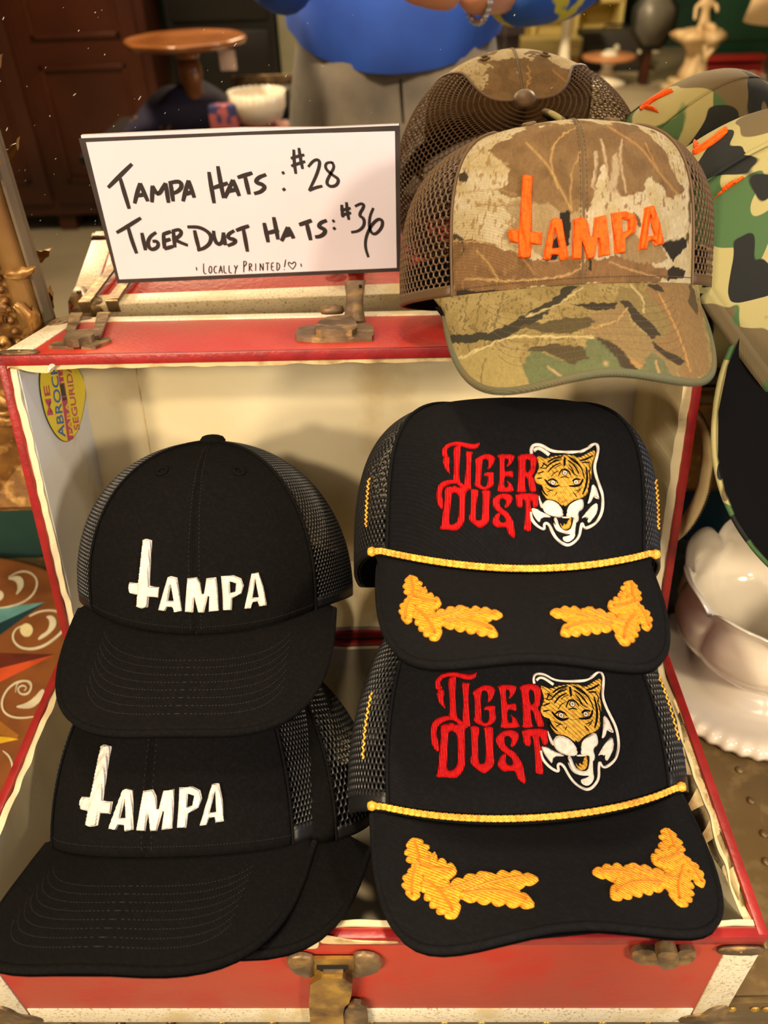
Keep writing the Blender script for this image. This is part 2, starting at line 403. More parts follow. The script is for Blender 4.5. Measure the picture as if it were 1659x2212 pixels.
MB().box((e,-DB+e,-HB+.004),(W-e,-e,-HB+.0052)).build('floor_lining',M['lining'],case,False)
# torn paper flaps on the rims
def patch(name,uvs,pl,nn,h,m,parent,lab=None,it=2):
    n=Vector(nn).normalized(); inv=parent.matrix_world.inverted()
    pts=[Vector(onplane(u,v,pl,nn)) for u,v in chaikin(uvs,it)]
    b=MB(); k=len(pts); b.add([inv@(p+n*.0002) for p in pts]+[inv@(p+n*h) for p in pts],[tuple(range(k,2*k)),tuple(range(k))[::-1]]+[(i,(i+1)%k,k+(i+1)%k,k+i) for i in range(k)])
    return b.build(name,m,parent,False,lab)
FN=MC.to_3x3()@Vector((0,-1,0)); FP=MC@Vector((0,-DB-.0012,0))
patch('torn_paper',[(556,2036),(684,2032),(690,2030),(688,2044),(680,2048),(640,2047),(600,2049),(560,2048)],FP,FN,.0006,M['lining'],case)
patch('torn_paper',[(690,2030),(694,2021),(706,2019),(740,2026),(780,2031),(860,2032),(860,2035),(700,2036)],FP,FN,.001,M['raw'],case)
for (u,v) in ():
    pass
# side flap at the right rim, peeling inwards
fl=[]
for i in range(14):
    t=i/13; y=-.175+.135*(1-t)-.0 ; y=-.06-.145*t; wv=.004+.012*math.sin(math.pi*min(1,t*1.15))*(.6+.4*t)
    fl.append((y,wv))
b=MB(); V=[];
for y,wv in fl:
    V+=[(W-.0062,y,.001),(W-.0062-wv*.75,y,.0-wv*.8+.0005*math.sin(y*300)),(W-.0072-wv*.75,y,-.001-wv*.8),(W-.0074,y,-.0005)]
F_=[]
for i in range(13):
    for k in range(4): F_.append((i*4+k,(i+1)*4+k,(i+1)*4+(k+1)%4,i*4+(k+1)%4))
F_+= [(0,1,2,3),(52,53,54,55)[::-1]]
b.add(V,F_).build('peeling_paper',M['raw'],case)
# lid
l=MB()
l.box((0,LD-.004,0),(W,LD,LL),.0008,LT); l.box((0,0,LL-T5),(W,LD,LL),.0008,LT); l.box((0,0,0),(W,LD,T5),.0008,LT)
l.box((0,0,0),(T5,LD,LL),.0008,LT); l.box((W-T5,0,0),(W,LD,LL),.0008,LT)
lid=sharp(l.build('lid',M['red'],case))
l=MB(); l.box((0,-.0008,LL-.0062),(W,.003,LL+.0006),.0006,LT); l.box((-.0008,-.0008,0),(.0048,.004,LL),.0006,LT); l.box((W-.0048,-.0008,0),(W+.0008,.004,LL),.0006,LT); l.box((0,-.0008,-.0006),(W,.004,.0048),.0006,LT)
sharp(l.build('rim_band',M['rededge'],lid))
def LTs(mb,amp=.0013): 
    mb.v=[tuple(Vector(p)+ (noise.noise_vector(Vector(p)*75)*amp if p[2]>.1 else Vector())) for p in mb.v]; return mb
def lslab(*a): # slab built in x,(height),(depth) then turned: its "top" is the opening edge
    return slab(*a)
def LT2(p): return LT((p[0],LD-p[2],p[1]))
def lidslab(x0,x1,y0,y1,axis,z1=LD-.0015,n=60,amp=.0013,m='lining',zlo=.004):
    s=slab(x0,x1,y0,y1,zlo,z1,n,axis)
    s.v=[LT2(tuple(Vector(p)+(noise.noise_vector(Vector(p)*75)*amp if p[2]>.09 else Vector()))) for p in s.v]
    return s.build('lining',M[m],lid,False)
lidslab(e,W-e,LL-e-.004,LL-e,'x',n=120,m='raw')
lidslab(e,e+.0048,e,LL-e-.004,'y')
MB().box((e+.0047,.0035,e),(e+.0055,LD-.006,LL-e-.0045),0,LT).build('white_paper',M['liningw'],lid,False)
lidslab(W-e-.006,W-e,e,LL-e-.004,'y')
lidslab(e,W-e,e,e+.003,'x')
MB().box((e,LD-.0065,e),(W-e,LD-.004,LL-e),0,LT).build('back_lining',M['lining'],lid,False)
# paper seams/creases of the lining
for x in (.055,.345): MB().box((x,LD-.0071,e+.004),(x+.0007,LD-.0064,LL-e-.004),0,LT).build('lining_seam',M['raw'],lid,False)
# torn paper at the left corner of the lid
WL_P=MC@Vector(LT((e+.006,0,0))); WLN=MC.to_3x3()@Vector((1,0,0))
patch('torn_paper',[(5,784),(30,779),(80,780),(118,782),(118,795),(104,804),(85,803),(60,801),(40,795),(20,790),(12,800),(5,795)],MC@Vector(LT((0,.002,LL-.01))),MC.to_3x3()@(-lb),.0016,M['raw'],lid)
patch('torn_paper',[(104,786),(112,783),(120,788),(110,794),(104,802),(100,800)],MC@Vector(LT((0,-.0002,LL-.01))),MC.to_3x3()@(-lb),.001,M['liningw'],lid)
# trim strips
tm=MB(); e1=.0006
tm.box((.02,-DB-.0008,-HB-.001),(W-.02,-DB+.001,-HB+.0195),.0006)
tm.box((.0,-DB-.0008,-HB+.01),(.019,-DB+.001,-.012),.0006); tm.box((W-.019,-DB-.0008,-HB+.01),(W+.0006,-DB+.001,-.012),.0006)
tm.box((W-.001,-DB+.012,-HB),(W+.0008,-.01,-HB+.0195),.0006); tm.box((W-.001,-DB,-HB+.01),(W+.0008,-DB+.018,-.012),.0006)
sharp(tm.build('trim_strip',M['trim'],base))
tm=MB()
tm.box((.016,LD-.0135,LL-.001),(W-.016,LD+.0006,LL+.0008),.0006,LT)   # along the outer edge, on the lid's top wall
tm.box((.016,LD-.001,LL-.018),(W-.016,LD+.0008,LL+.0006),.0006,LT)
tm.box((-.0006,.014,LL-.001),(.0175,LD-.012,LL+.0008),.0006,LT); tm.box((W-.0175,.014,LL-.001),(W+.0006,LD-.012,LL+.0008),.0006,LT)
tm.box((-.0008,LD-.018,.01),(.001,LD+.0004,LL-.01),.0006,LT); tm.box((W-.001,LD-.018,.01),(W+.0008,LD+.0004,LL-.01),.0006,LT)
sharp(tm.build('trim_strip',M['trim'],lid))
# corner plates (a rounded three-sided shoe)
def shoe(T,parent,s=.024,th=.0016,m='bronze'):
    b=MB()
    def plate(f):
        pl=[(-.0012,-.0012),(s,-.0012),(s*1.12,s*.22),(s*.9,s*.45),(s*.55,s*.55),(s*.45,s*.9),(s*.22,s*1.12),(-.0012,s)]
        b.prism(chaikin(pl,1),lambda x,y,h:T(f(x,y,h)),-.0004,th)
    plate(lambda x,y,h:(x,y,-h)); plate(lambda x,y,h:(x,-h,y)); plate(lambda x,y,h:(-h,x,y))
    for q in ((s*.72,s*.2),(s*.2,s*.72)):
        b.lathe([(.0022,0),(.0018,.0008),(.0006,.0012)],10,T=lambda p,q=q:T((q[0]+p[0],q[1]+p[1],-th-p[2])))
    return b.build('corner_plate',M[m],parent)
shoe(lambda p:LT((p[0],LD-p[1],LL-p[2])),lid); shoe(lambda p:LT((W-p[0],LD-p[1],LL-p[2])),lid)
def lipplate(T,parent):
    b=MB(); pl=[(-.001,-.0012),(.021,-.0012),(.026,.003),(.022,.0075),(-.001,.0085)]
    b.prism(chaikin(pl,1),lambda x,y,h:T((x,y,h)),-.0002,.0016)
    b.box((-.0018,-.0014,-.014),(.0,.007,.0016),.0004,lambda p:T(p))
    b.lathe([(.0016,0),(.001,.001)],8,T=lambda p:T((.012+p[0],.0036+p[1],.0014+p[2]))); return b.build('corner_plate',M['bronze'],parent)
lipplate(lambda p:LT((p[0],p[1]+.004,LL+p[2])),lid); lipplate(lambda p:LT((W-p[0],p[1]+.004,LL+p[2])),lid)
lipplate(lambda p:(W-p[0],-DB-.001-p[2],-p[1]-.0105),base); lipplate(lambda p:(p[0],-DB-.001-p[2],-p[1]-.0105),base)
shoe(lambda p:(p[0],-DB+p[1],-HB+p[2]),base); shoe(lambda p:(W-p[0],-DB+p[1],-HB+p[2]),base)
# --- hardware on the lid's top wall; pixels -> lid coordinates
inv=MC.inverted(); NLT=MC.to_3x3()@ld; PLT=MC@Vector(LT((0,0,LL)))
def lidxy(u,v,h=0):
    q=inv@Vector(onplane(u,v,PLT+NLT*h,NLT))-lo_; return (q[0],q.dot(lb))
def topshape(pxs,h0,h1,parent,name,m,it=1,hh=None):
    pl=[lidxy(u,v,h1) for u,v in pxs]; pl=chaikin(pl,it) if it else pl
    b=MB(); b.prism(pl,lambda x,y,h:LT((x,y,LL+h)),h0,h1); return sharp(b.build(name,M[m],parent))
hs=topshape([(637,715),(652,703),(684,700),(760,694),(806,699),(808,722),(802,728),(640,730)],0,.0035,lid,'hasp_base','bronze')
topshape([(676,712),(690,690),(712,682),(757,680),(772,697),(770,712),(730,716),(700,716)],.002,.0075,hs,'hasp_box','bronze')
x0,b0=lidxy(728,672,.009); 
k=MB(); k.lathe([(.0042,0),(.0048,.002),(.0042,.0052),(.0015,.0062)],16,T=lambda p:LT((x0-.004+p[0]*1.9,b0+.004+p[1],LL+.0065+p[2]))); k.build('hasp_button',M['bronze'],hs)
# the upright tongue of the hasp
xa,ba=lidxy(765,690,.006); xt=onplane(767,606,(0,.150,0),(0,1,0)); top=inv@Vector(xt)
P0=Vector(LT((xa,ba,LL+.004))); P3=top; ns=14; V=[];Fq=[]
for i in range(ns):
    t=i/(ns-1); p=P0.lerp(P3,t); p=p+Vector((0,-.003*math.sin(t*3.14),0)); wd=.0082-.0016*math.sin(t*math.pi*1.0)*1.2
    nrm=Vector((0,-1,.2)).normalized()
    c=math.sin(t*math.pi)*.0022
    V+=[p+Vector((-wd,0,0)),p+Vector((-wd*.35,0,0))+nrm*c,p+nrm*(c*1.6),p+Vector((wd*.35,0,0))+nrm*c,p+Vector((wd,0,0)),p+Vector((wd,0,0))-nrm*.0016,p+Vector((-wd,0,0))-nrm*.0016]
for i in range(ns-1):
    for k_ in range(7): Fq.append((i*7+k_,i*7+(k_+1)%7,(i+1)*7+(k_+1)%7,(i+1)*7+k_))
Fq+= [tuple(range(7))[::-1],tuple(range((ns-1)*7,ns*7))]
tg=MB().add(V,Fq).build('hasp_tongue',M['bronze'],hs)
tg.location=(0,0,0)
kk=MB(); q=P0.lerp(P3,.86); kk.tube([q+Vector((.0042,-.0022,-.0018)),q+Vector((.0042,-.0026,.0018))],.0012,8); kk.build('slot',M['dark'],lid)
# left draw latch
lt=topshape([(104,747),(118,738),(136,736),(140,722),(196,710),(204,712),(206,733),(236,727),(240,733),(206,748),(175,749),(172,738),(158,748)],0,.002,lid,'latch_plate','bronze',0)
topshape([(134,728),(150,714),(192,709),(202,713),(203,724),(176,729),(166,734),(140,733)],.0014,.0068,lt,'latch_hump','bronze')
for (ua,ub,va) in ((150,170,722),(208,228,730)):
    a0=lidxy(ua-8,va,.003);a1=lidxy(ua+10,va,.003); c0=lidxy(ua+2,677,.004); c1=lidxy(ua+28,677,.004)
    b=MB(); b.prism([a0,a1,c1,c0],lambda x,y,h:LT((x,y,LL+h)),.0025,.0045)
    b.box((c0[0],LD-.001,LL-.006),(c1[0],LD+.0016,LL+.0045),.0004,LT); sharp(b.build('latch_loop',M['bronze'],lt))
# --- hardware on the base front
def frontxy(u,v,h=0):
    q=inv@Vector(onplane(u,v,FP+FN*h,FN)); return (q[0],q[2])
def fshape(pxs,h0,h1,parent,name,m,it=1):
    pl=[frontxy(u,v,h1) for u,v in pxs]; pl=chaikin(pl,it) if it else pl
    b=MB(); b.prism(pl,lambda x,y,h:(x,-DB-.0012-h,y),h0,h1); o=sharp(b.build(name,M[m],parent)); return o
def dome(pxs,h,parent,name,m):
    pl=chaikin([frontxy(u,v,h*.5) for u,v in pxs],2); c=np.mean(pl,0); b=MB(); V=[];n=len(pl)
    rings=[(1,0),(1,.35),(.9,.75),(.6,.97),(.25,1)]
    for s,hh in rings: V+=[(c[0]+(x-c[0])*s,-DB-.0012-h*hh,c[1]+(y-c[1])*s) for x,y in pl]
    f=[(i*n+k,i*n+(k+1)%n,(i+1)*n+(k+1)%n,(i+1)*n+k) for i in range(4) for k in range(n)]; f.append(tuple(range(4*n,5*n)))
    ar=sum(pl[i][0]*pl[(i+1)%n][1]-pl[(i+1)%n][0]*pl[i][1] for i in range(n))
    if ar<0: f=[q[::-1] for q in f]
    return MB().add(V,f).build(name,M[m],parent)
lk=fshape([(672,2072),(766,2072),(766,2115),(672,2115)],0,.002,base,'lock_plate','brass',0)
dome([(617,2078),(624,2068),(650,2064),(676,2070),(680,2080),(676,2092),(680,2112),(650,2108),(630,2098)],.0045,lk,'lock_wing','bronze')
dome([(760,2066),(785,2061),(810,2066),(828,2080),(822,2095),(800,2105),(765,2112),(762,2095),(768,2085)],.0045,lk,'lock_wing','bronze')
fshape([(684,2086),(752,2086),(752,2094),(742,2098),(742,2104),(694,2104),(694,2098),(684,2094)],.0016,.0024,lk,'lock_slot','dark',0)
fshape([(698,2100),(741,2100),(741,2122),(698,2122)],.002,.004,lk,'lock_tab','bronze',0)
fshape([(672,2114),(762,2113),(758,2164),(740,2180),(744,2230),(672,2230),(668,2180),(667,2165)],.002,.0062,lk,'lock_hasp','brass')
fshape([(742,2186),(758,2168),(786,2170),(794,2186),(796,2230),(742,2230)],.001,.004,lk,'lock_foot','bronze')
ct=fshape([(1364,2062),(1372,2052),(1412,2052),(1418,2062),(1462,2060),(1472,2052),(1502,2052),(1505,2068),(1490,2084),(1464,2086),(1416,2087),(1370,2082)],0,.003,base,'side_catch','bronze')
fshape([(1418,2066),(1430,2056),(1462,2058),(1468,2070),(1462,2094),(1426,2096)],.003,.009,ct,'catch_knob','bronze')
# hinge line straps behind
b=MB()
for x in (.10,.35): b.box((x,-.006,-.012),(x+.03,.0016,.003),.0006)
sharp(b.build('hinge',M['bronze'],case))
# handle on the right side of the lid
hp=[];N=26
zc0,zc1=.060,.168
for i in range(N):
    t=i/(N-1); a=t
    ll_=zc0+(zc1-zc0)*t; out=.003+.026*min(1,math.sin(math.pi*min(max(t,.0),1))**.45*1.02)
    hp.append((out,ll_))
V=[];Fq=[]
for i,(o_,ll_) in enumerate(hp):
    wd=.0085
    j=min(i+1,N-1);k0=max(i-1,0); tx=hp[j][0]-hp[k0][0]; tl=hp[j][1]-hp[k0][1]; L_=math.hypot(tx,tl); nx,nl=tl/L_,-tx/L_
    if nx<0: nx,nl=-nx,-nl
    for (db,hh) in ((-wd,0),(-wd*.8,.002),(0,.0034),(wd*.8,.002),(wd,0),(wd*.8,-.002),(0,-.003),(-wd*.8,-.002)):
        V.append(LT((W+o_+nx*hh,.040+db,ll_+nl*hh)))
for i in range(N-1):
    for k_ in range(8): Fq.append((i*8+k_,(i+1)*8+k_,(i+1)*8+(k_+1)%8,i*8+(k_+1)%8))
Fq+=[tuple(range(8)),tuple(range((N-1)*8,N*8))[::-1]]
M['handle']=mat('cream_leather_handle',(206,184,132),.5,c2=(176,150,100),ns=30,bump=.3,bs=200)
hd=MB().add(V,Fq).build('handle',M['handle'],lid)
b=MB()
for i in range(2,N-2):
    for ss in (.0,.5):
        o_,ll_=hp[i]; o2,l2=hp[i+1]; o_=o_+(o2-o_)*ss; ll_=ll_+(l2-ll_)*ss
        b.box((W+o_+.0012,.040-.0078,ll_-.0005),(W+o_+.0026,.040-.0070,ll_+.0005),0,LT)
b.build('handle_stitching',M['stitchb'],hd,False)
b=MB()
for ll_ in (zc0-.004,zc1-.006): b.box((W-.001,.028,ll_),(W+.005,.052,ll_+.011),.001,LT)
sharp(b.build('handle_bracket',M['bronze'],hd))
# ------------------------------------------------------------ oval sticker inside the lid (left wall)
SP=WL_P+WLN*.0001
def stick(uv,h): return inv@(Vector(onplane(uv[0],uv[1],SP,WLN))+WLN*h*0+Vector((MC.to_3x3()@Vector((h,0,0)))))
M['sy']=mat('yellow_sticker',(236,214,40),.35,spec=.5); M['sb']=mat('black_sticker_line',(26,36,34),.4); M['sm']=mat('magenta_print',(188,52,110),.4); M['sbl']=mat('blue_print',(24,96,190),.4)
def splate(pts,h0,h1,m,parent,name,it=0):
    pts=chaikin(pts,it); n=len(pts); b=MB(); b.add([stick(p,h0) for p in pts]+[stick(p,h1) for p in pts],[tuple(range(n,2*n)),tuple(range(n))[::-1]]+[(i,(i+1)%n,n+(i+1)%n,n+i) for i in range(n)])
    o=b.build(name,M[m],parent,False); 
    return o
ov=[(85,804),(89,784),(160,782),(172,800),(182,822),(186,850),(182,878),(176,905),(168,932),(156,950),(142,956),(128,950),(112,930),(97,898),(88,860),(84,830)]
cx,cy=138,865
sk=splate(ov,0,.00025,'sb',lid,'oval_sticker',2); sk['label']='yellow oval sticker with blue and magenta writing'
splate([(cx+(x-cx)*.965,cy+(y-cy)*.982) for x,y in ov],.00025,.0004,'sy',sk,'yellow_field',2)
splate([(121,783),(131,783),(158,948),(145,952)],.0004,.0005,'sm',sk,'magenta_band')
splate([(127,830),(136,829),(141,855),(132,856)],.0005,.0006,'sb',sk,'black_block'); splate([(133,859),(142,857),(144,864),(134,866)],.0005,.0006,'sb',sk,'black_block')
def textpoly(s,name):
    cu=bpy.data.curves.new(name,'FONT'); cu.body=s; cu.size=1; cu.resolution_u=3; cu.offset=.012
    o=bpy.data.objects.new(name,cu); COL.objects.link(o); bpy.context.view_layer.update()
    me=bpy.data.meshes.new_from_object(o.evaluated_get(bpy.context.evaluated_depsgraph_get())); bpy.data.objects.remove(o)
    V=np.array([tuple(v.co) for v in me.vertices]); Fc=[tuple(p.vertices) for p in me.polygons]; return V,Fc
def stext(s,a,bpt,hgt,m,squash=1):
    """text running from pixel a to pixel b (baseline), letters hgt px tall to the left of the run"""
    V,Fc=textpoly(s,'lettering'); x0,x1=V[:,0].min(),V[:,0].max(); y1=V[:,1].max()
    a=np.array(a,float);bb=np.array(bpt,float); d=bb-a; n=np.array([d[1],-d[0]]); n/=np.linalg.norm(n)
    pts=[a+d*((x-x0)/(x1-x0))+n*(y/y1*hgt) for x,y in V[:,:2]]
    mesh('lettering',[stick(p,.00066) for p in pts],Fc,M[m],sk,False)
stext('ME',(113,896),(104,832),12,'sm'); stext('ABROCH',(140,944),(120,784),15,'sbl'); stext('SEGURIDA',(171,928),(150,784),12,'sm')
stext('PARA',(156,940),(146,868),8,'sy'); stext('LLC',(138,826),(131,786),8,'sy')
# ------------------------------------------------------------ mirror with carved gilt frame
mi=thing('wall_mirror','large wall mirror with a carved gilt frame behind the red case','mirror',(0,MY,.13))
def mT(p): return (p[0],p[1]-MY,p[2]-.13)
M['glass']=mat('silvered_mirror_glass',(232,226,214),.0,1.0)
gl=MB().box((-.03,MY,.135),(1.25,MY+.004,1.5),0,mT).build('glass',M['glass'],mi,False)
# dust specks on the glass
b=MB()
for i in range(170):
    x=.0+random.random()**1.3*.45; z=.24+random.random()*.24; s=.00016+.00035*random.random()**4; a=random.random()*.5+.5; ln=1+3*random.random()**3
    dx,dz=math.cos(a)*s*ln,math.sin(a)*s*ln
    b.box((x-s,MY-.0004,z-s*.6),(x+s,MY-.00005,z+s*.6),0,lambda p,x=x,z=z,ln=ln,a=a:mT((x+(p[0]-x)*ln*math.cos(a)-(p[2]-z)*math.sin(a),p[1],z+(p[0]-x)*ln*math.sin(a)+(p[2]-z)*math.cos(a))))
M['dust']=mat('dust',(150,144,132),.8); o=b.build('dust_specks',M['dust'],gl,False); o['kind']='stuff'
MB().box((-.05,MY+.0042,.10),(1.27,.255,1.53),0,mT).build('backing',M['gold2'],mi,False)
# profile (distance outwards from the inner edge, depth towards the viewer)
XI=-.0072
prof=[(0,0),(0,.006),(.002,.009),(.004,.009),(.005,.006),(.006,.006),(.007,.010),(.010,.0135),(.015,.0145),(.0195,.0135),(.022,.0115),(.0235,.010),(.05,.013),(.085,.026),(.095,.030),(.102,.026),(.105,0)]
def side(c0,c1,fn,m,name,pr):
    V=[];n=len(pr)
    for c in (c0,c1):
        for (o_,d_) in pr: V.append(mT(fn(o_,d_,c)))
    return mesh(name,V,[(k,k+1,n+k+1,n+k) for k in range(n-1)]+[tuple(range(n))[::-1],tuple(range(n,2*n))],m,mi,True)
FX1=1.22;FZ0=.128;FZ1=1.45
def framefn(kind):
    if kind=='l': return lambda o,d,c:(XI-o,MY-d,(FZ0-o) if c==0 else FZ1+o)
    if kind=='r': return lambda o,d,c:(FX1+o,MY-d,(FZ0-o) if c==0 else FZ1+o)
    if kind=='b': return lambda o,d,c:((XI-o) if c==0 else FX1+o,MY-d,FZ0-o)
    return lambda o,d,c:((XI-o) if c==0 else FX1+o,MY-d,FZ1+o)
for kd in 'lrtb':
    a=side(0,1,framefn(kd),M['frameg'],'frame_slip',prof[:5]); c=side(0,1,framefn(kd),M['gold2'],'frame_moulding',prof[4:12]); d=side(0,1,framefn(kd),M['gold'],'frame_rail',prof[11:])
    for q in (a,c,d): sharp(q,40)
# carved acanthus scrolls on the left and lower rails
def scroll(cx,cz,s,turn,a0,b):
    pts=[];rad=[];n=34
    for i in range(n):
        t=i/(n-1); a=a0+turn*t*5.2; r=s*(1-t)**.9+s*.06
        pts.append(mT((cx+r*math.cos(a),MY-.017-.004*t,cz+r*math.sin(a)))); rad.append(s*.16*(1-.35*t)+.0004)
    b.tube(pts,rad,7)
    b.lathe([(s*.22,-.002),(s*.24,.001),(s*.12,.004),(.0003,.005)],10,T=lambda p:mT((cx+p[0],MY-.019-p[2],cz+p[1])))
def leafy(x,z,L,ang,b,wd):
    n=9;V=[];prev=None
    for i in range(n):
        t=i/(n-1); a=ang+1.1*t*(1 if wd>0 else -1); x+=math.cos(a)*L/n; z+=math.sin(a)*L/n; ww=abs(wd)*(math.sin(math.pi*min(1,t*1.05+.08))**.7)*(1+.25*math.sin(i*2.2))
        nx,nz=-math.sin(a),math.cos(a)
        V+=[mT((x+nx*ww,MY-.016,z+nz*ww)),mT((x+nx*ww*.5,MY-.0225,z+nz*ww*.5)),mT((x,MY-.0195-.003*t,z)),mT((x-nx*ww*.5,MY-.0225,z-nz*ww*.5)),mT((x-nx*ww,MY-.016,z-nz*ww))]
    b.add(V,[(i*5+k,i*5+k+1,(i+1)*5+k+1,(i+1)*5+k) for i in range(n-1) for k in range(4)])
rn=random.Random(3)
for rail in range(9):
    b=MB(); z=.135+rail*.052; x=-.054
    sg=1 if rail%2 else -1
    scroll(x+.012*sg,z,.017,sg,rail*1.3,b); scroll(x-.018*sg,z+.024,.013,-sg,rail,b)
    for k in range(7): leafy(x+.03*math.sin(k*2.1+rail),z-.02+k*.0075,.026+.01*rn.random(),rn.random()*6.3,b,.0045*(1 if k%2 else -1))
    for k in range(6): b.lathe([(.003,0),(.0034,.002),(.001,.0045)],8,T=lambda p,k=k:mT((XI-.026-.002*math.sin(k),MY-.012,z-.022+k*.009)) if 0 else mT((XI-.027+p[0],MY-.012-p[2],z-.022+k*.009+p[1])))
    b.build('acanthus_carving',M['gold'],mi)
for rail in range(6):
    b=MB(); x=.0+rail*.2; z=.06
    scroll(x,z,.017,1,rail,b); scroll(x+.05,z,.015,-1,rail,b)
    b.build('acanthus_carving',M['gold'],mi)
# ------------------------------------------------------------ price sign leaning on the glass
TL,TR,BR,BL=(170,299),(864,271),(866,586),(254,612)
SY=MY-.0022
sgn=thing('price_sign','white card price sign with black marker lettering leaning on the mirror','sign',tuple(onY(254,612,SY)))
bpy.context.view_layer.update()
so=Vector(sgn.location)
def S3(u,v,h): p=onY(u,v,SY); return Vector((p[0],SY-h,p[2]))-so
def qd(cs,h0,h1,name,m,parent=sgn):
    b=MB(); n=len(cs); b.add([S3(u,v,h0) for u,v in cs]+[S3(u,v,h1) for u,v in cs],[tuple(range(n,2*n))[::-1],tuple(range(n))]+[(i,n+i,n+(i+1)%n,(i+1)%n) for i in range(n)]); return b.build(name,M[m],parent,False)
qd([(174,293),(520,277),(700,276),(862,269),(866,586),(254,612)],-.0014,-.0006,'back_sheet','sign')
cardo=qd([TL,TR,BR,BL],-.0002,.0003,'card','inkb')
qd([(186,307),(520,292),(853,283),(857,578),(258,603)],.0003,.0005,'white_face','sign')
def c4(p): return (140+p[0]*.4581,240+p[1]*.4582)
def stroke(b,pts,w,taper=True,h=.0006,dz=[0]):
    pts=[c4(p) for p in pts]
    if len(pts)>2: pts=chaikin(pts,2,False)
    P=[np.array(p,float) for p in resample(pts,4,False)]; L=[];R_=[]
    n=len(P)
    for i,p in enumerate(P):
        d=P[min(i+1,n-1)]-P[max(i-1,0)]; d=d/(np.linalg.norm(d)+1e-9); nn=np.array([-d[1],d[0]])
        nn=nn*.75+np.array([.5,.35])*(1 if nn@np.array([.5,.35])>0 else -1)*.35
        ww=w*.72*(1 if not taper else (.8+.25*math.sin(math.pi*(i+.5)/n)))
        L.append(p+nn*ww);R_.append(p-nn*ww)
    dz[0]+=1; hh=h+.000004*(dz[0]%40)
    V=[S3(*p,hh) for p in L]+[S3(*p,hh) for p in R_]; b.add(V,[(i,i+1,n+i+1,n+i) for i in range(n-1)])
def word(strokes,w,name='handwriting'):
    b=MB()
    for s in strokes: stroke(b,s,w)
    o=b.build(name,M['ink'],cardo,False); return o
word([[(205,360),(260,305),(318,248)],[(262,315),(282,385),(305,460)],[(330,435),(342,385),(356,338)],[(356,338),(375,385),(393,425)],[(342,398),(386,390)],
 [(412,430),(414,350)],[(414,350),(440,402),(476,338)],[(476,338),(484,390),(490,432)],[(512,425),(505,375),(498,332)],[(490,338),(545,328),(554,355),(535,378),(508,388)],
 [(558,425),(570,375),(584,325)],[(584,325),(598,368),(612,408)],[(566,392),(606,378)]],7.2)
word([[(680,285),(692,360),(705,434)],[(722,258),(735,335),(750,410)],[(698,362),(770,338)],[(755,408),(778,360),(793,322)],[(793,322),(808,360),(824,400)],[(765,378),(812,368)],
 [(815,312),(885,290)],[(850,305),(860,350),(870,392)],[(950,298),(912,312),(898,335),(935,345),(945,360),(925,380),(893,388)]],7.2)
word([[(1024,292),(1036,288)],[(1028,372),(1040,364)],[(1080,180),(1082,240),(1090,295)],[(1104,172),(1112,225),(1122,272)],[(1066,222),(1098,212),(1130,205)],[(1068,258),(1102,246),(1134,236)],
 [(1148,262),(1172,232),(1196,226),(1204,246),(1188,300),(1152,374)],[(1152,374),(1180,360),(1215,352)],[(1262,240),(1232,242),(1228,270),(1262,300),(1294,320),(1282,350),(1250,356),(1232,336),(1252,296),(1272,262),(1260,238)]],5.4)
word([[(245,572),(300,540),(360,502)],[(298,540),(316,605),(340,670)],[(364,572),(372,610),(382,655)],[(432,570),(402,590),(390,625),(408,655),(442,640),(440,612),(414,612)],
 [(466,578),(468,612),(472,648)],[(462,580),(502,566)],[(466,612),(500,602)],[(470,648),(512,636)],[(520,642),(516,600),(512,562)],[(505,565),(545,555),(552,580),(518,604),(550,620),(582,632)]],6.6)
word([[(578,545),(640,545),(692,580),(688,620),(660,645),(625,655)],[(612,560),(622,605),(634,650)],[(702,562),(705,600),(722,630),(745,618),(748,575)],[(748,570),(752,600),(758,632)],
 [(800,562),(770,580),(772,600),(806,604),(804,620),(768,634)],[(808,562),(838,550),(870,540)],[(842,552),(852,605),(862,662)]],6.8)
word([[(940,525),(950,570),(960,618)],[(985,498),(996,550),(1006,605)],[(952,575),(1010,560)],[(1022,612),(1040,575),(1052,545)],[(1052,545),(1066,572),(1080,600)],[(1032,588),(1074,576)],
 [(1105,535),(1135,525),(1165,514)],[(1140,525),(1150,565),(1160,608)],[(1236,514),(1205,525),(1196,545),(1228,556),(1226,575),(1205,590),(1180,592)]],7.2)
word([[(1262,520),(1272,514)],[(1266,556),(1276,548)],[(1306,440),(1308,470),(1312,500)],[(1328,428),(1332,470),(1340,512)],[(1300,468),(1348,456)],[(1302,490),(1350,478)],
 [(1368,448),(1400,432),(1414,445),(1385,490),(1412,505),(1412,540),(1385,565),(1350,570)],[(1455,455),(1436,500),(1436,560),(1460,585),(1495,550),(1500,515),(1478,505),(1446,535),(1420,590),(1416,640),(1432,688)]],5.4)
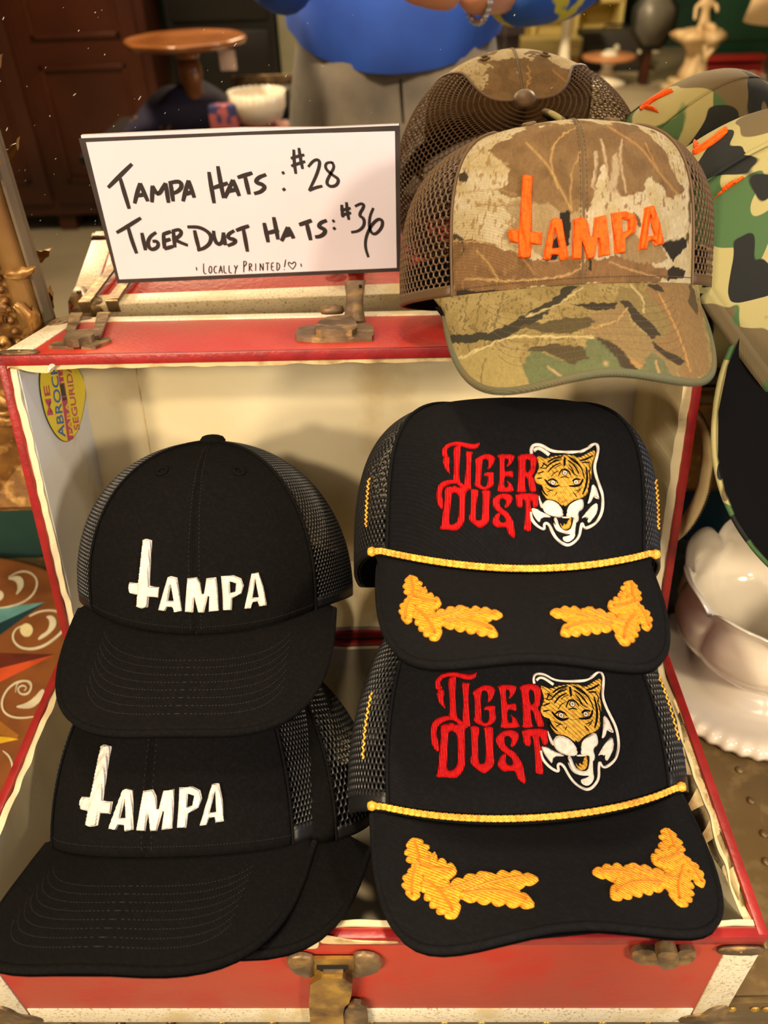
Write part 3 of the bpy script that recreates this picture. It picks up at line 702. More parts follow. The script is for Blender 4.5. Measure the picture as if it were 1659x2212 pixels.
GL={'L':[[(0,0),(0,1),(.7,1)]],'O':[[(.4,.0),(.05,.3),(.1,.85),(.5,1),(.8,.6),(.7,.15),(.4,0)]],'C':[[(.8,.1),(.3,.05),(0,.5),(.3,1),(.8,.9)]],'A':[[(0,1),(.45,0)],[(.45,0),(.85,1)],[(.2,.65),(.7,.62)]],
'Y':[[(0,0),(.4,.5)],[(.85,0),(.4,.5),(.2,1.15)]],'P':[[(.1,0),(.1,1.1)],[(0,.05),(.6,0),(.75,.3),(.12,.55)]],'R':[[(.1,0),(.1,1)],[(0,.05),(.6,0),(.65,.35),(.12,.5),(.8,1)]],'I':[[(.3,0),(.3,1)]],'N':[[(.05,1),(.05,0)],[(.05,0),(.75,1)],[(.75,1),(.75,0)]],
'T':[[(0,0),(.9,0)],[(.45,0),(.45,1)]],'E':[[(.7,0),(.1,0),(.1,1),(.75,1)],[(.1,.5),(.6,.5)]],'D':[[(.1,0),(.1,1)],[(0,0),(.6,.1),(.8,.5),(.5,.95),(.05,1)]]}
b=MB()
def small(s,x,y,adv,h,slope):
    for i,ch in enumerate(s):
        k=1.35 if i==0 else 1
        for st in GL[ch]:
            pts=[(x+p[0]*adv*.82,y+(p[1]-1)*h*k+ (0)) for p in st]
            if len(pts)==2: pts=[pts[0],((pts[0][0]+pts[1][0])/2+.6,(pts[0][1]+pts[1][1])/2),pts[1]]
            stroke(b,pts,1.9)
        x+=adv; y+=slope*adv
small('LOCALLY',655,765,24,36,-.03); small('PRINTED',842,754,26,36,-.03)
for s in ([(1042,698),(1036,735)],[(1034,744),(1037,748)],[(1075,745),(1052,722),(1058,708),(1070,722),(1084,706),(1092,722),(1075,745)]): stroke(b,s,2)
for c in ((622,742),(1115,725)): stroke(b,[(c[0]-3,c[1]),(c[0]+3,c[1])],6)
b.build('handwriting',M['ink'],cardo,False)
# ------------------------------------------------------------ caps
CP={"T1": [0.3287, -0.0371, 0.0895, -0.7899, 0.0249, -0.0474, 0.0988, 0.0981, 0.1087, 2.2803, 4.206, 2.1644, -0.0188, 0.6547, 0.0661, 0.0794, 0.0681, 46.3498, 0.0141, 2.6392], "T2": [0.3322, -0.1357, -0.0213, -0.864, -0.0121, 0.0432, 0.1103, 0.0681, 0.1608, 2.4178, 2.2257, 1.7544, -0.0133, 0.5299, 0.0612, 0.0947, 0.0696, 46.7156, 0.0081, 3.1997], "B1": [0.1298, -0.007, 0.0545, -0.4779, 0.0376, 0.0163, 0.0961, 0.0864, 0.1126, 2.14, 2.3675, 1.8675, -0.0125, 0.4568, 0.0205, 0.0843, 0.0703, 47.8275, 0.0091, 2.8557], "B2": [0.1209, -0.1294, -0.0359, -0.7799, -0.0674, -0.1135, 0.0956, 0.0868, 0.1392, 2.0506, 1.9231, 1.7968, 0.0054, 0.4533, 0.0093, 0.0872, 0.0702, 53.1534, 0.0023, 3.1845], "CM": [0.366, 0.0674, 0.2418, -0.4908, -0.025, -0.0269, 0.1003, 0.0917, 0.0954, 1.7501, 3.9651, 2.2981, 0.0002, 0.814, 0.0607, 0.0737, 0.0584, 46.1661, 0.0093, 2.5078]}
for _k,_d in (('T1',.0045),('B1',.002),('T2',.004),('B2',.003),('CM',.002)): CP[_k][16]-=_d
def spow(v,p): return np.sign(v)*np.abs(v)**p
def crown(S,phi,t):
    a,b,H,p,nf,nb,c,slope,arch,wb,Lb,phis,lean,e=S
    phi,t=np.broadcast_arrays(np.asarray(phi,float),np.asarray(t,float))
    w=(np.cos(phi)+1)/2; w=w*w*(3-2*w); n=nb+(nf-nb)*w; k_=np.maximum(n/2,1.); tc=np.clip(t,0,1); tau=np.pi/2*tc**k_/(tc**k_+(1-tc)**k_+1e-12)
    s=np.clip(np.cos(tau),0,1)**(2/n); zz=np.clip(np.sin(tau),0,1)**(2/n)
    x0=a*spow(np.sin(phi),2/p); y0=-b*spow(np.cos(phi),2/p)
    zb=-c*(x0/a)**2*np.clip(np.cos(phi)*1.5,-.3,1)
    # soft dents and folds of the cloth
    k=np.sin(phi*3+S[0]*900)*np.sin(t*3.1)*.0012
    return np.stack([x0*s*(1+k/a),y0*s*(1+k/a)-lean*zz,zb*(1-zz)+H*zz],-1)
def brim(S,s,q):
    a,b,H,p,nf,nb,c,slope,arch,wb,Lb,phis,lean,e=S
    s,q=np.broadcast_arrays(np.asarray(s,float),np.asarray(q,float))
    I=crown(S,s*np.radians(phis+9),np.zeros_like(s)); th=s*np.pi/2
    ys=-b*np.abs(np.cos(np.radians(phis+9)))**(2/p)
    ox=wb*spow(np.sin(th),2/e); oy=ys-(b+Lb+ys)*np.abs(np.cos(th))**(2/e)
    x=I[...,0]+(ox-I[...,0])*q; y=I[...,1]+(oy-I[...,1])*q
    d=np.hypot(x-I[...,0],y-I[...,1]); z=I[...,2]-slope*d-arch*(x**2)/(wb**2)*(d/Lb)*.5
    return np.stack([x,y,z],-1)
def rotm(r):
    r=Vector(r); t=r.length; return Matrix.Rotation(t,4,r.normalized())
def offs(fn,h):
    """fn(u,v) moved h along its normal"""
    def g(u,v):
        e=1e-3; u,v=np.broadcast_arrays(np.asarray(u,float),np.asarray(v,float)); P=fn(u,v); N=np.cross(fn(u+e,v)-fn(u-e,v),fn(u,v+e)-fn(u,v-e)); N/=np.linalg.norm(N,axis=-1,keepdims=True)+1e-12; return P+N*h
    return g
_net={}
def net(S,ph,kind,ncol,nrow,w,tmax=.93,wide=0,gg=None):
    """hexagonal netting from one seam round the back to the other"""
    t=np.linspace(0,1,200); P=crown(S,2.2,t); L=np.r_[0,np.cumsum(np.linalg.norm(np.diff(P,axis=0),axis=1))]; L/=L[-1]
    u0,u1=ph,2*np.pi-ph
    i,j=np.meshgrid(np.arange(ncol),np.arange(nrow),indexing='ij'); i=i.ravel();j=j.ravel()
    cu=(i+.5+.5*(j%2)); cv=(j+.5)
    keep=(cu<ncol-.2); cu=cu[keep];cv=cv[keep]
    ang=np.radians(30+60*np.arange(6)); hx=.5*np.cos(ang)/np.cos(math.radians(30)); hy=.667*np.sin(ang)
    def pos(k,lift):
        uu=(cu[:,None]+hx[None]*k)/ncol; vv=np.clip((cv[:,None]+hy[None]*k)/nrow,0,1)
        tt=np.interp(vv*tmax+.035,L,t); fn=offs(lambda a,b:crown(S,np.pi+(a-np.pi)*((np.pi-ph*(1+wide*gg(b)))/(np.pi-ph)),b),lift)
        # columns gather towards the top like stretched netting
        return fn(u0+(u1-u0)*uu,tt)
    A=pos(1.0,.0005);B=pos(w,-.0002); n=len(cu)
    V=np.concatenate([A,B],1).reshape(-1,3); base=(np.arange(n)*12)[:,None]
    k=np.arange(6); q=np.stack([k,(k+1)%6,(k+1)%6+6,k+6],1)
    Fq=(base[:,:,None]+q[None]).reshape(-1,4)
    return V,Fq.tolist()
def cap(key,kind,name,label,cm,meshm,group=None,wide=0,S=None,pose=None,cols=130,rows=58,wid=.70,colfn=None,light=False):
    x=CP[key] if key else None
    S=x[6:] if S is None else S; pose=x[:6] if pose is None else pose
    o=thing(name,label,'cap',pose[:3],None,group); o.rotation_euler=rotm(pose[3:6]).to_euler(); bpy.context.view_layer.update()
    ph=math.radians(S[11])
    if colfn is None: panelm=cm
    nn=(60,50) if not colfn else (260,230)
    gg=lambda v:(lambda q:q*q*(3-2*q))(np.clip((np.asarray(v,float)-.62)/.36,0,1))
    fn=lambda u,v:crown(S,np.asarray(u)*(1+wide*gg(v)),v)
    parts=[]
    segs=[(-ph,-.0035),(.0035,ph)] if kind=='six' else [(-ph,ph)]
    for (a,b_) in segs:
        t=np.sin(np.linspace(0,np.pi/2,nn[1] if not light else 36))**1.0; t=1-(1-np.linspace(0,1,nn[1] if not light else 36))**1.15
        t=t*.995
        V,Fc=grid(fn,np.linspace(a,b_,nn[0]//len(segs) if not light else 30),t,.0016)
        p=mesh('front_panel',V,Fc,cm,o); parts.append(p)
    # outer skin for laying embroidery
    Mw=o.matrix_world
    V,Fc=grid(fn,np.linspace(-ph*1.25,ph*1.25,90),np.linspace(0,1,70)); W3=np.array(Mw.to_3x3()); V=V@W3.T+np.array(Mw.translation)
    sc=Surf(V,Fc)
    # seam tapes
    b=MB(); tt=np.linspace(0,.99,46)
    for u in (-ph,ph):
        P=offs(fn,.0006)(np.full(46,u),tt); b.tube(P,.0016 if kind=='foam' else .0013,6,flat=.7)
    b.build('seam_binding',cm if not colfn else M['camomesh'],o)
    if kind=='six':
        b=MB(); P=fn(np.zeros(46),tt); b.tube(P-np.array([0,-.0002,0]),.0007,5); b.build('centre_seam',cm if not colfn else M['stitchb'],o)
        if not light:
            b=MB()
            for u in (-.028,.028):
                P=offs(fn,.0002)(np.full(120,u),np.linspace(.02,.97,120))
                for i in range(0,118,2): b.tube([P[i],P[i+1]],.00022,4)
            b.build('seam_stitching',M['stitch'] if not colfn else M['stitchb'],o)
    # netting
    if wid<.1: V,Fc=grid(fn,np.linspace(ph,2*np.pi-ph,70),np.linspace(0,.995,40),.0014); mesh('side_panel',V,Fc,meshm,o)
    else: V,Fc=net(S,ph,kind,cols,rows,wid,wide=wide,gg=gg); mesh('mesh_panel',V,Fc,meshm,o)
    # hem of the netting, sweatband
    V,Fc=grid(offs(fn,.0004),np.linspace(ph,2*np.pi-ph,70),np.linspace(0,.05,4),.0022); mesh('hem_band',V,Fc,meshm,o)
    V,Fc=grid(offs(fn,-.003),np.linspace(-np.pi,np.pi,80),np.linspace(.0,.16,4),.001); mesh('sweatband',V,Fc,M['blackin'],o)
    # button
    top=crown(S,0.,1.); 
    b=MB(); b.lathe([(.0085,-.001),(.0088,.0012),(.007,.0036),(.004,.0046),(.0004,.005)],22,(0,0,0),T=lambda q:(q[0]+top[0],q[1]+top[1],q[2]+top[2]))
    if kind=='six': b.build('button',cm if not colfn else M['camomesh'],o)
    # eyelets
    if kind=='six' and not light:
        for u in (-.42,.42):
            for tv in (.62,):
                c=offs(fn,.0004)(u,tv); e1=fn(u+.01,tv)-fn(u-.01,tv); e2=fn(u,tv+.01)-fn(u,tv-.01); e1/=np.linalg.norm(e1); e2/=np.linalg.norm(e2)
                b=MB(); b.tube([c+.0032*(math.cos(k*math.pi/8)*e1+math.sin(k*math.pi/8)*e2) for k in range(16)],.0011,6,closed=True); b.build('eyelet',cm if not colfn else M['camomesh'],o)
    # brim
    bs=np.linspace(1,-1,nn[0]+21 if not light else 61); bq=np.linspace(0,1,22 if not colfn else 130)
    V,Fc=grid(lambda u,v:brim(S,u,v),bs,bq,-.0034 if False else .0034,flip=False)
    # rounded rim
    bo=mesh('brim',V,Fc,cm,o)
    uu=np.linspace(-1,1,90); P=brim(S,uu,1.0); 
    e=brim(S,uu,.97); N=P-e
    b=MB(); b.tube(P-np.array([0,0,.0014]),.0021,8); b.build('brim_edge',cm if not colfn else M['camoedge'],o)
    # under brim
    V,Fc=grid(lambda u,v:brim(S,u,v)-np.array([0,0,.0048]),bs[::3],bq[::7]); mesh('under_brim',V,Fc,M['blackin'],o)
    V,Fc=grid(lambda u,v:brim(S,u,v),np.linspace(-1,1,120),np.linspace(0,1,40)); V=V@W3.T+np.array(Mw.translation); sb=Surf(V,Fc)
    if kind=='six' and not light:
        b=MB()
        for k in range(8):
            q0=.30+k*.078; sx=.60-.02*k
            P=offs(lambda u,v:brim(S,u,v),.0001)(np.linspace(-sx,sx,150),np.full(150,q0)-.13*(np.abs(np.linspace(-1,1,150))**5))
            for i in range(0,148,2): b.tube([P[i],P[i+1]],.00026,4)
        P=offs(fn,.0003)(np.linspace(-ph,ph,200),np.full(200,.028))
        for i in range(0,198,2): b.tube([P[i],P[i+1]],.00026,4)
        b.build('brim_stitching',M['stitch'] if not colfn else M['stitchb'],bo)
    if colfn:
        for ob,which in [(p,0) for p in parts]+[(bo,1)]:
            me=ob.data; n=len(me.vertices); co=np.empty(n*3); me.vertices.foreach_get('co',co); co=co.reshape(-1,3)@W3.T+np.array(Mw.translation)
            px=projn(co); C4=colfn(px,which,co); ca=me.color_attributes.new('Col','FLOAT_COLOR','POINT'); ca.data.foreach_set('color',np.c_[C4,np.ones(n)].ravel().astype(np.float32))
    return o,sc,sb,S,fn,bo
def C1(p): return (p[0]*.5124,760+p[1]*.5124)
TAMPA=[[[(607,792),(620,788),(643,795),(638,850),(632,1000),(625,1075),(600,1080),(580,1072),(585,1000),(600,850)]],
[[(548,972),(590,975),(650,990),(672,992),(668,1035),(610,1030),(552,1018),(543,995)]],
[[(708,950),(722,945),(748,952),(768,1092),(735,1098),(730,1076),(706,1074),(698,1092),(668,1088),(690,1010)],[(721,982),(733,1050),(709,1050)]],
[[(790,955),(830,950),(845,975),(852,1020),(860,1020),(870,955),(912,950),(918,1000),(923,1090),(880,1095),(882,1030),(878,1030),(862,1098),(836,1098),(820,1035),(816,1098),(780,1095),(785,1020)]],
[[(932,945),(985,942),(1018,955),(1028,985),(1018,1018),(980,1038),(978,1088),(940,1088),(938,1020)],[(970,968),(994,976),(992,1010),(971,1016)]],
[[(1060,935),(1090,930),(1110,990),(1125,1068),(1092,1072),(1085,1052),(1065,1055),(1058,1080),(1030,1082),(1045,1010)],[(1076,962),(1090,1034),(1065,1036)]]]
SRC=[(620,788),(602,1078),(545,995),(670,1012),(680,1090),(725,946),(790,953),(905,1094),(932,945),(958,1090),(1075,932),(1110,1070),(1043,1082)]
def c5(p): return (p[0]*.4822,1540+p[1]*.4822)
def c6(p): return (840+p[0]*.4937,140+p[1]*.4937)
B2D=[c5(p) for p in [(480,150),(418,507),(370,425),(498,420),(505,515),(555,328),(650,328),(740,520),(810,325),(808,512),(960,318),(1000,503),(910,510)]]
CMD=[c6(p) for p in [(590,497),(588,857),(510,772),(668,765),(685,840),(745,652),(820,645),(960,828),(990,632),(1020,820),(1130,628),(1150,818),(1100,818)]]
def tampa(o,surf,fmap,m,lift=.0):
    T=lambda L:[[fmap(p) for p in l] for l in L]
    em=None
    k=(0,1,2,3,4,5)
    # the crossbar of the T first, the upright lies over it
    emboss('embroidered_letter',[T(TAMPA[1])],surf,.0006,.0022,4,m,o,3,smoothit=0)
    emboss('embroidered_letter',[T(TAMPA[0])],surf,.0012,.0030,4,m,o,3,smoothit=0)
    for i in k[2:]: emboss('embroidered_letter',[T(TAMPA[i])],surf,.0006,.0022,3.5,m,o,2.8,smoothit=0)
b1,s1,sb1,*_=cap('B1','six','trucker_cap','upper left black trucker cap with white lettering, standing in front of the open lid',M['twill'],M['mesh'])
tampa(b1,s1,C1,M['thread_white'])
b2,s2,sb2,*_=cap('B2','six','trucker_cap','lower left black trucker cap with white lettering, brim over the front rim',M['twill'],M['mesh'])
tampa(b2,s2,affine(SRC,B2D),M['thread_white'])
# ---- leaf print of the tan camouflage cap
M['camoedge']=mat('grey_green_brim_edge',(84,86,62),.8,c2=(96,82,50),ns=30,wave=(420,.5,.4))
def pl(P,poly): return inpoly(P,poly)
def lined(P,pts,w):
    pts=np.array(chaikin(pts,2,False)); d=np.full(len(P),1e9)
    for a,b in zip(pts[:-1],pts[1:]):
        D=b-a; t=np.clip(((P-a)@D)/(D@D),0,1); e=P-a-t[:,None]*D; d=np.minimum(d,np.hypot(e[:,0],e[:,1]))
    return np.clip(1.3-d/w,0,1)
def camocol(px,which,co):
    P=np.stack([(px[:,0]-840)/.4937,(px[:,1]-140)/.4937],1); n=len(P)
    n1=np.array([noise.noise(Vector(c)*90) for c in co]); n2=np.array([noise.noise(Vector(c)*90+Vector((5,3,9))) for c in co]); n3=np.array([noise.noise(Vector(c)*330) for c in co]); n4=np.array([noise.noise(Vector((c[0]*900,c[1]*260,c[2]*260))) for c in co])
    Q=P+np.stack([n1,n2],1)*26+n3[:,None]*10
    def L_(c): return np.array(lin(c)[:3])
    if which==0:
        col=np.tile(L_((196,182,148)),(n,1)); 
        def put(mask,c,a=1): 
            m_=(mask*a)[:,None]; col[:]=col*(1-m_)+L_(c)*m_
        put(np.clip(n1*1.5+.3,0,.6),(178,158,108))
        big=pl(Q,[(600,262),(830,245),(1000,255),(1150,300),(1230,420),(1290,560),(1230,580),(1180,520),(1140,470),(1100,560),(1000,570),(960,560),(930,430),(900,560),(880,640),(840,640),(760,660),(700,610),(560,580),(470,560),(540,460),(500,400),(440,380),(500,330)])
        put(big.astype(float),(130,102,66)); put(big*np.clip(n2*2+.2,0,.6),(108,82,50))
        stri=pl(Q,[(880,380),(1060,380),(1050,520),(1080,580),(900,600)]); put(stri*np.clip(np.sin(Q[:,0]/17)*1.4,0,1),(190,170,136),.75)
        low=pl(Q,[(285,770),(380,765),(480,800),(600,850),(700,862),(860,840),(1000,835),(1120,860),(1200,900),(1240,950),(860,965),(500,1000),(300,1010),(270,900)])
        put(low.astype(float),(132,98,62)); put(low*np.clip(n1*2,0,.6),(104,78,48))
        mid=pl(Q,[(480,600),(700,590),(860,600),(860,860),(700,870),(620,800),(480,760),(560,690)]); put(mid*.6,(140,112,70))
        ll=pl(Q,[(1000,760),(1180,740),(1210,860),(1100,880),(1010,850)]); put(ll.astype(float),(150,124,84))
        spk=((n4>.28)&(np.abs(n1)<.5)).astype(float); put(spk*(1-big)*(P[:,0]<560),(140,110,66),.8); put((n4>.33).astype(float)*(P[:,1]>540)*(P[:,1]<640)*(P[:,0]>850),(120,84,50),.8)
        tex=((n4>.2)).astype(float)*pl(Q,[(1080,280),(1290,330),(1310,560),(1240,520),(1180,420),(1080,360)]); put(tex,(128,94,50),.7)
        for poly,c in (([(305,475),(335,465),(350,490),(335,515),(308,512)],(62,48,32)),([(745,645),(790,640),(800,700),(780,780),(730,850),(680,850),(690,790),(740,740)],(34,30,26)),
            ([(1180,770),(1260,745),(1310,770),(1308,800),(1270,830),(1240,860),(1215,820)],(40,34,24)),([(1220,900),(1240,880),(1300,900),(1290,930),(1215,945)],(46,38,28)),
            ([(285,735),(325,760),(335,810),(318,840),(330,790),(300,765),(280,770)],(70,54,36)),([(1065,640),(1090,660),(1110,720),(1085,700)],(110,84,54)),([(1305,500),(1322,560),(1318,800),(1305,760)],(92,74,48)),
            ([(880,835),(885,900),(870,900),(872,845)],(50,42,30)),([(300,990),(400,985),(500,990),(420,1008),(300,1015)],(52,40,28))): put(pl(P+n3[:,None]*6+n1[:,None]*8,poly).astype(float),c)
        for pts,w,c in (([(800,640),(740,520),(690,430),(600,340)],5,(184,148,92)),([(740,540),(700,400),(740,320),(830,262)],5,(184,148,92)),([(800,640),(790,480),(840,380)],4,(176,138,86)),
            ([(1270,575),(1180,470),(1120,380),(1060,330),(960,270)],6,(170,128,76)),([(1180,470),(1150,400),(1120,340)],4,(170,128,76)),([(960,560),(950,420),(930,330)],6,(188,164,128)),([(1040,560),(1010,420),(1020,330)],6,(188,164,128)),
            ([(860,845),(830,900),(740,930),(560,950),(330,935)],5,(192,158,104)),([(480,940),(440,870),(380,810)],4,(186,150,96)),([(640,920),(600,860),(560,830)],4,(176,136,84)),([(280,770),(420,775),(560,800),(700,800)],4,(180,148,98)),
            ([(640,600),(560,620),(380,610)],4,(150,120,74)),([(1180,930),(1060,900),(960,860)],4,(186,150,100)),([(1315,470),(1300,640),(1315,750),(1180,770)],8,(206,190,156)),([(340,560),(460,540),(560,570)],4,(160,132,84)),([(520,430),(440,450),(330,440)],5,(170,146,98))): put(lined(P+n3[:,None]*8,pts,w),c,.85)
    else:
        col=np.tile(L_((160,142,92)),(n,1))
        def put(mask,c,a=1): 
            m_=(mask*a)[:,None]; col[:]=col*(1-m_)+L_(c)*m_
        put(np.clip(n1*2+.2,0,.7),(140,122,72)); put((n4>.26).astype(float)*(np.abs(n2)<.4),(96,82,46),.7)
        for poly,c in (([(1160,950),(1320,950),(1370,1090),(1410,1350),(1300,1395),(1230,1290),(1150,1190),(1050,1050)],(138,110,70)),([(830,1130),(1010,1030),(1060,1130),(1150,1200),(1290,1300),(1240,1380),(1120,1330),(960,1200),(860,1180)],(140,118,78)),
            ([(560,1375),(620,1250),(700,1275),(800,1310),(880,1190),(960,1200),(1050,1345),(860,1370),(640,1410)],(100,108,72)),([(1080,1350),(1150,1260),(1220,1300),(1260,1400),(1100,1380)],(104,108,74)),([(1000,1030),(1180,1200),(1240,1160),(1130,990),(1000,960)],(132,116,72)),
            ([(300,1290),(420,1240),(560,1260),(620,1400),(480,1430),(340,1400)],(158,142,88)),
            ([(260,1190),(450,1165),(600,1095),(720,1020),(780,965),(830,965),(700,1075),(600,1155),(480,1205),(265,1225)],(56,52,38)),([(570,1150),(700,1172),(800,1172),(905,1130),(880,1105),(750,1105),(620,1130)],(84,74,46)),
            ([(600,1250),(700,1222),(850,1230),(865,1290),(800,1312),(700,1268)],(78,68,42)),([(790,1042),(900,1075),(1000,1060),(1005,1032),(900,1045)],(54,46,32)),([(1015,1030),(1060,1112),(1150,1200),(1190,1180),(1100,1090),(1050,1035)],(58,50,36)),
            ([(1155,1205),(1290,1298),(1275,1318),(1155,1235)],(58,50,34)),([(900,1180),(1000,1225),(1095,1340),(1040,1345),(960,1245)],(66,56,38)),([(1130,965),(1180,960),(1205,1000),(1170,990)],(62,54,38)),([(1310,950),(1345,1000),(1350,1090),(1310,1040)],(84,70,44))): put(pl(P+np.stack([n1,n2],1)*12+n3[:,None]*9,poly).astype(float),c)
        for pts,w,c in (([(285,1295),(420,1235),(540,1185),(640,1190),(890,1190)],5,(206,190,140)),([(600,1100),(720,1060),(850,975)],5,(190,176,124)),([(1060,965),(1120,1030),(1110,1080)],5,(196,176,124)),([(945,1265),(972,1350)],5,(214,176,130)),([(700,1325),(765,1372)],4,(214,176,130)),([(1165,1290),(1185,1362)],4,(206,160,110)),([(1060,1300),(1110,1320)],6,(190,128,70)),
            ([(1180,1000),(1260,1150),(1320,1340)],4,(190,146,84)),([(1040,1060),(1000,1130),(880,1150)],4,(192,160,98)),([(400,1010),(380,1180)],3,(92,78,46)),([(500,1010),(460,1160)],3,(92,78,46)),([(340,1020),(330,1160)],3,(100,86,50)),([(420,1280),(400,1400)],3,(104,90,54))): put(lined(P+n3[:,None]*9,pts,w),c,.9)
    return col*.64*(1+.16*n4[:,None])
cm_,scm,sbcm,*_=cap('CM','six','trucker_cap','tan leaf-print camouflage trucker cap with orange lettering on top of the open lid',M['camo'],M['camomesh'],colfn=camocol,cols=92,rows=38,wid=.74,wide=1.15)
tampa(cm_,scm,affine(SRC,CMD),M['thread_orange'])
# ------------------------------------------------------------ tiger caps
def c3(p): return (900+p[0]*.26522,920+p[1]*.26522)
WORD=[[[(270,390),(240,362),(222,330),(215,270),(235,248),(266,252),(270,285),(262,320),(266,350),(272,390)]],
[[(262,252),(215,262),(202,210),(225,165),(270,138),(340,126),(400,140),(460,150),(495,142),(515,132),(510,165),(480,188),(430,188),(370,168),(330,160),(285,165),(252,185),(243,212)]],
[[(300,185),(328,160),(364,152),(357,200),(347,330),(347,430),(362,468),(440,500),(410,540),(345,490),(292,445),(305,400),(307,300)]],
[[(398,205),(430,210),(462,212),(449,240),(441,330),(441,480),(446,520),(412,520),(385,490),(398,400),(404,300)]],
[[(530,238),(580,226),(630,242),(642,275),(605,345),(572,358),(586,320),(582,278),(548,266),(532,300),(526,440),(522,480),(546,500),(574,488),(580,440),(580,408),(540,410),(560,378),(634,376),(624,410),(632,480),(590,512),(550,527),(490,503),(466,478),(480,440),(486,310),(468,278)]],
[[(652,228),(802,232),(795,272),(760,322),(730,337),(748,290),(740,268),(715,266),(714,372),(745,370),(783,362),(786,412),(776,424),(745,410),(714,412),(710,500),(744,502),(742,455),(730,445),(775,472),(788,510),(797,540),(650,540),(666,500),(674,400),(676,280)]],
[[(820,234),(930,225),(976,250),(980,290),(966,350),(960,385),(937,405),(955,430),(965,480),(980,537),(925,542),(917,500),(907,440),(892,412),(884,420),(886,510),(896,542),(805,542),(826,500),(832,300)],[(888,270),(918,274),(930,310),(920,368),(888,384)]],
[[(215,690),(175,650),(163,590),(165,520),(185,470),(240,442),(300,438),(348,456),(340,474),(285,470),(235,492),(207,522),(202,570),(217,620)]],
[[(230,512),(260,492),(330,505),(400,490),(412,520),(398,560),(394,700),(389,790),(340,850),(300,855),(250,846),(186,846),(205,800),(216,700),(233,600)],[(284,565),(300,540),(345,560),(347,640),(341,770),(300,806),(262,802),(272,700)]],
[[(288,488),(330,490),(340,530),(347,568),(318,548),(300,520)]],
[[(440,512),(502,520),(506,545),(490,600),(480,760),(500,772),(524,766),(536,740),(541,560),(530,525),(602,522),(600,560),(591,700),(596,780),(530,834),(500,832),(430,772),(426,740),(441,700),(446,560)]],
[[(615,600),(660,560),(720,547),(777,565),(784,605),(745,666),(712,670),(730,620),(715,594),(680,594),(672,640),(700,678),(742,700),(772,750),(792,790),(804,922),(765,900),(740,870),(735,827),(690,827),(650,830),(618,800),(612,770),(650,712),(682,710),(675,740),(670,770),(695,790),(725,785),(720,745),(680,715),(640,682),(617,640)]],
[[(803,550),(992,548),(987,600),(990,655),(950,670),(942,620),(928,600),(925,640),(935,700),(932,780),(932,855),(905,860),(868,845),(882,800),(887,640),(878,600),(862,600),(866,645),(850,674),(812,655),(812,600)]]]
TL_=[(935,228),(930,195),(945,160),(985,152),(1030,165),(1080,200),(1150,215),(1300,215),(1345,208),(1390,185),(1430,152),(1462,148),(1477,185),(1462,260),(1442,330),(1456,410),(1482,480),(1510,560),(1513,650),(1500,720),(1460,790),(1390,832),(1356,828),(1345,785),(1332,830),(1322,900),(1285,945),(1240,972),(1200,967),(1140,925),(1105,870),(1082,812),(1056,790),(1034,800),(1042,848),(1000,830),(960,795),(930,750),(926,700)]
GOLD=[[(975,240),(1010,252),(1052,268),(1100,250),(1180,238),(1260,235),(1320,262),(1370,235),(1415,208),(1457,196),(1448,260),(1422,320),(1427,400),(1402,500),(1388,560),(1340,590),(1290,600),(1245,625),(1215,655),(1185,652),(1140,612),(1100,600),(1050,592),(1020,545),(1015,480),(975,468),(955,420),(985,370),(1000,330)]]
WHT=[[[(1022,640),(1060,600),(1110,610),(1150,632),(1180,668),(1200,715),(1180,747),(1120,745),(1062,720),(1032,690)]],
[[(1222,700),(1240,645),(1290,612),(1350,588),(1362,640),(1352,680),(1312,705),(1322,760),(1302,792),(1282,775),(1272,745),(1218,742)]],
[[(932,668),(978,675),(1012,700),(1082,730),(1095,748),(1015,745),(1000,795),(975,765),(945,715)]],
[[(1340,755),(1382,700),(1425,652),(1472,622),(1474,700),(1425,770),(1396,795),(1387,750),(1360,745)]],
[[(1388,640),(1395,600),(1418,540),(1430,468),(1462,500),(1478,560),(1490,600),(1460,592),(1440,575),(1422,620)]],
[[(993,555),(1008,600),(1038,668),(1012,670),(996,620)]],
[[(1120,742),(1142,748),(1160,820),(1200,850),(1250,850),(1272,795),(1278,745),(1302,762),(1288,860),(1292,900),(1265,935),(1230,950),(1195,935),(1188,905),(1232,897),(1262,882),(1200,880),(1150,862),(1125,832),(1113,790)]],
[[(1180,742),(1210,738),(1260,742),(1255,752),(1190,752)]]]
TONG=[[[(1165,785),(1190,825),(1198,790),(1214,812),(1238,760),(1258,742),(1258,800),(1240,838),(1200,846),(1180,828)]]]
